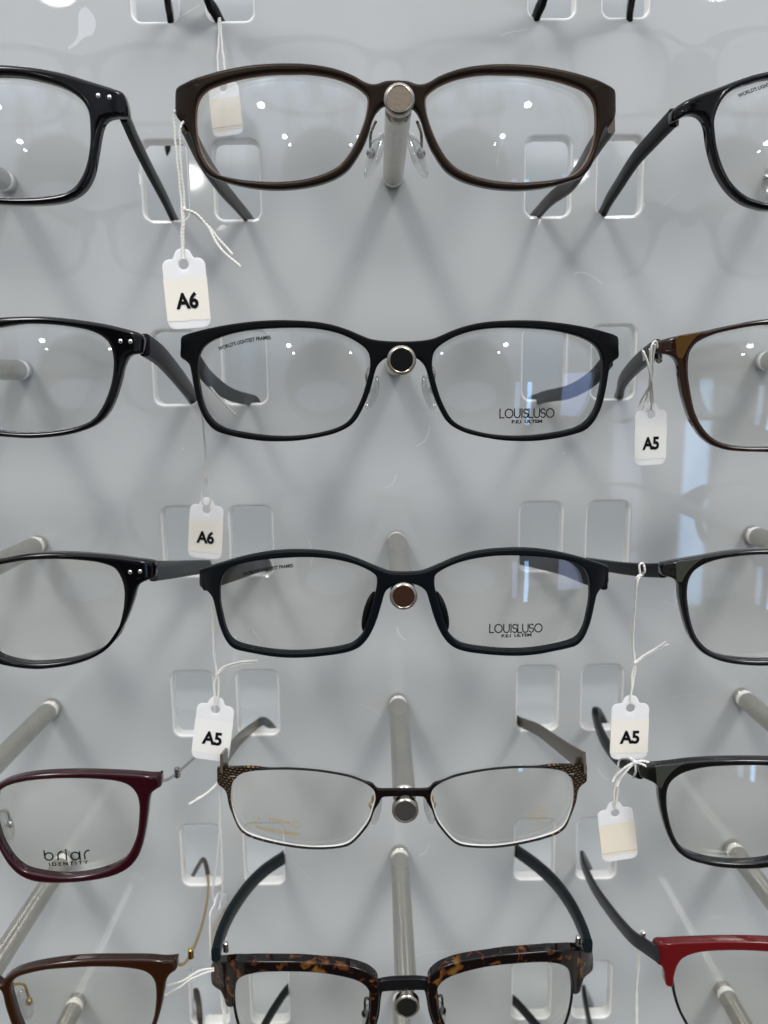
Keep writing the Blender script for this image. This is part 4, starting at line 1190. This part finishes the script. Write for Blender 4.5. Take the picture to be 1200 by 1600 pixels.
price_tag('A5 price tag hanging below the temple of the third row glasses at the right', 985, 1106, -.95, 0, 'A5',
          [[(1000, 897, -1.16), (999, 884, -1.17), (1005, 880, -1.17), (1007, 893, -1.16), (1003, 899, -1.08)], [(1003, 898, -1.16), (994, 905, -1.16), (993, 935, -1.08), (988, 985, -.99), (989, 1015, -.97), (992, 1035, -.97)],
           [(1003, 898, -1.16), (995, 912, -1.16), (992, 950, -1.08), (989, 1000, -.99), (992, 1035, -.97)],
           [(992, 1035, -.97), (988, 1050, -.96), (987, 1075, -.96), (986, 1098, -.95)], [(992, 1035, -.97), (992, 1050, -.96), (987, 1080, -.96), (985, 1098, -.96)]],
          knot=(992, 1035, -.97), tails=[[(992, 1035, -.97), (1005, 1025, -.97), (1025, 1013, -.97), (1041, 1003, -.97)], [(993, 1036, -.97), (1008, 1025, -.965), (1028, 1014, -.965), (1044, 1007, -.965)]])
price_tag('blank cream price tag knotted to the temple in the fourth row at the right', 961, 1270, -.93, -8, None,
          [[(991, 1190, -1.14), (978, 1203, -.98), (962, 1225, -.96), (959, 1250, -.95), (960, 1262, -.93)], [(992, 1192, -1.14), (968, 1215, -.97), (965, 1240, -.95), (962, 1262, -.94)],
           [(966, 1197, -.95), (968, 1187, -.98), (982, 1184, -1.16), (991, 1190, -1.16), (993, 1205, -1.14), (990, 1215, -.96)]],
          knot=(991, 1190, -1.17), tails=[[(991, 1191, -1.17), (975, 1200, -1.16), (962, 1212, -1.14), (957, 1222, -1.14)], [(991, 1191, -1.17), (978, 1205, -1.16), (968, 1218, -1.14), (964, 1229, -1.14)],
                                          [(991, 1191, -1.17), (1003, 1189, -1.17), (1014, 1191, -1.17)], [(991, 1191, -1.17), (1000, 1193, -1.17), (1009, 1197, -1.17)]], w=.0138, back=True, stick=STICKB)
price_tag('blank cream tag seen through the left lens of the brown glasses', 349, 137, -.14, -4, None,
          [[(342, 28, -.05), (342, 60, -.08), (340, 100, -.12), (346, 130, -.14)], [(344, 28, -.05), (347, 70, -.09), (351, 105, -.13), (350, 130, -.15)]], w=.0126, back=True, yaw=-8, stick=STICKB)
price_tag('white tag turned edge on beside the temple of the tortoiseshell glasses', 341, 1414, -.70, 2, None,
          [[(344, 1222, -1.02), (343, 1290, -.95), (338, 1350, -.85), (332, 1395, -.75), (337, 1412, -.72)], [(344, 1222, -1.02), (345, 1290, -.95), (347, 1360, -.85), (347, 1400, -.75), (343, 1412, -.72)]],
          tails=[[(345, 1218, -1.03), (325, 1238, -1.03), (308, 1248, -1.03)], [(344, 1222, -1.03), (318, 1243, -1.03), (296, 1256, -1.03)]], yaw=72, w=.0145)


def loose_string(label, strs, base):
    parts = []
    for s_ in strs: parts += twine(s_)
    V, F = join(parts)
    o = mesh_obj('tag_string', V, F, THREAD, None, angle=60, loc=U(base[0], base[1], base[2] * S)); o['label'] = label; o['category'] = 'string'
    o['group'] = 'strings of tags below the picture'


loose_string('white string tied at the left hinge of the tortoiseshell glasses, loose ends pointing left',
             [[(334, 1513, -1.06), (310, 1517, -1.05), (290, 1530, -1.05), (258, 1541, -1.05)], [(334, 1516, -1.06), (305, 1526, -1.05), (280, 1542, -1.05), (258, 1555, -1.05)],
              [(343, 1520, -1.04), (346, 1560, -1.03), (350, 1600, -1.02), (353, 1660, -1.0)], [(345, 1520, -1.04), (350, 1560, -1.03), (352, 1600, -1.02), (355, 1660, -1.0)]], (334, 1513, -1.06))
loose_string('white string hanging straight down from the temple of the red glasses',
             [[(996, 1462, -.92), (996, 1520, -.9), (994, 1560, -.88), (995, 1640, -.85)], [(999, 1462, -.92), (998, 1510, -.9), (995, 1550, -.88), (997, 1640, -.85)]], (996, 1462, -.92))
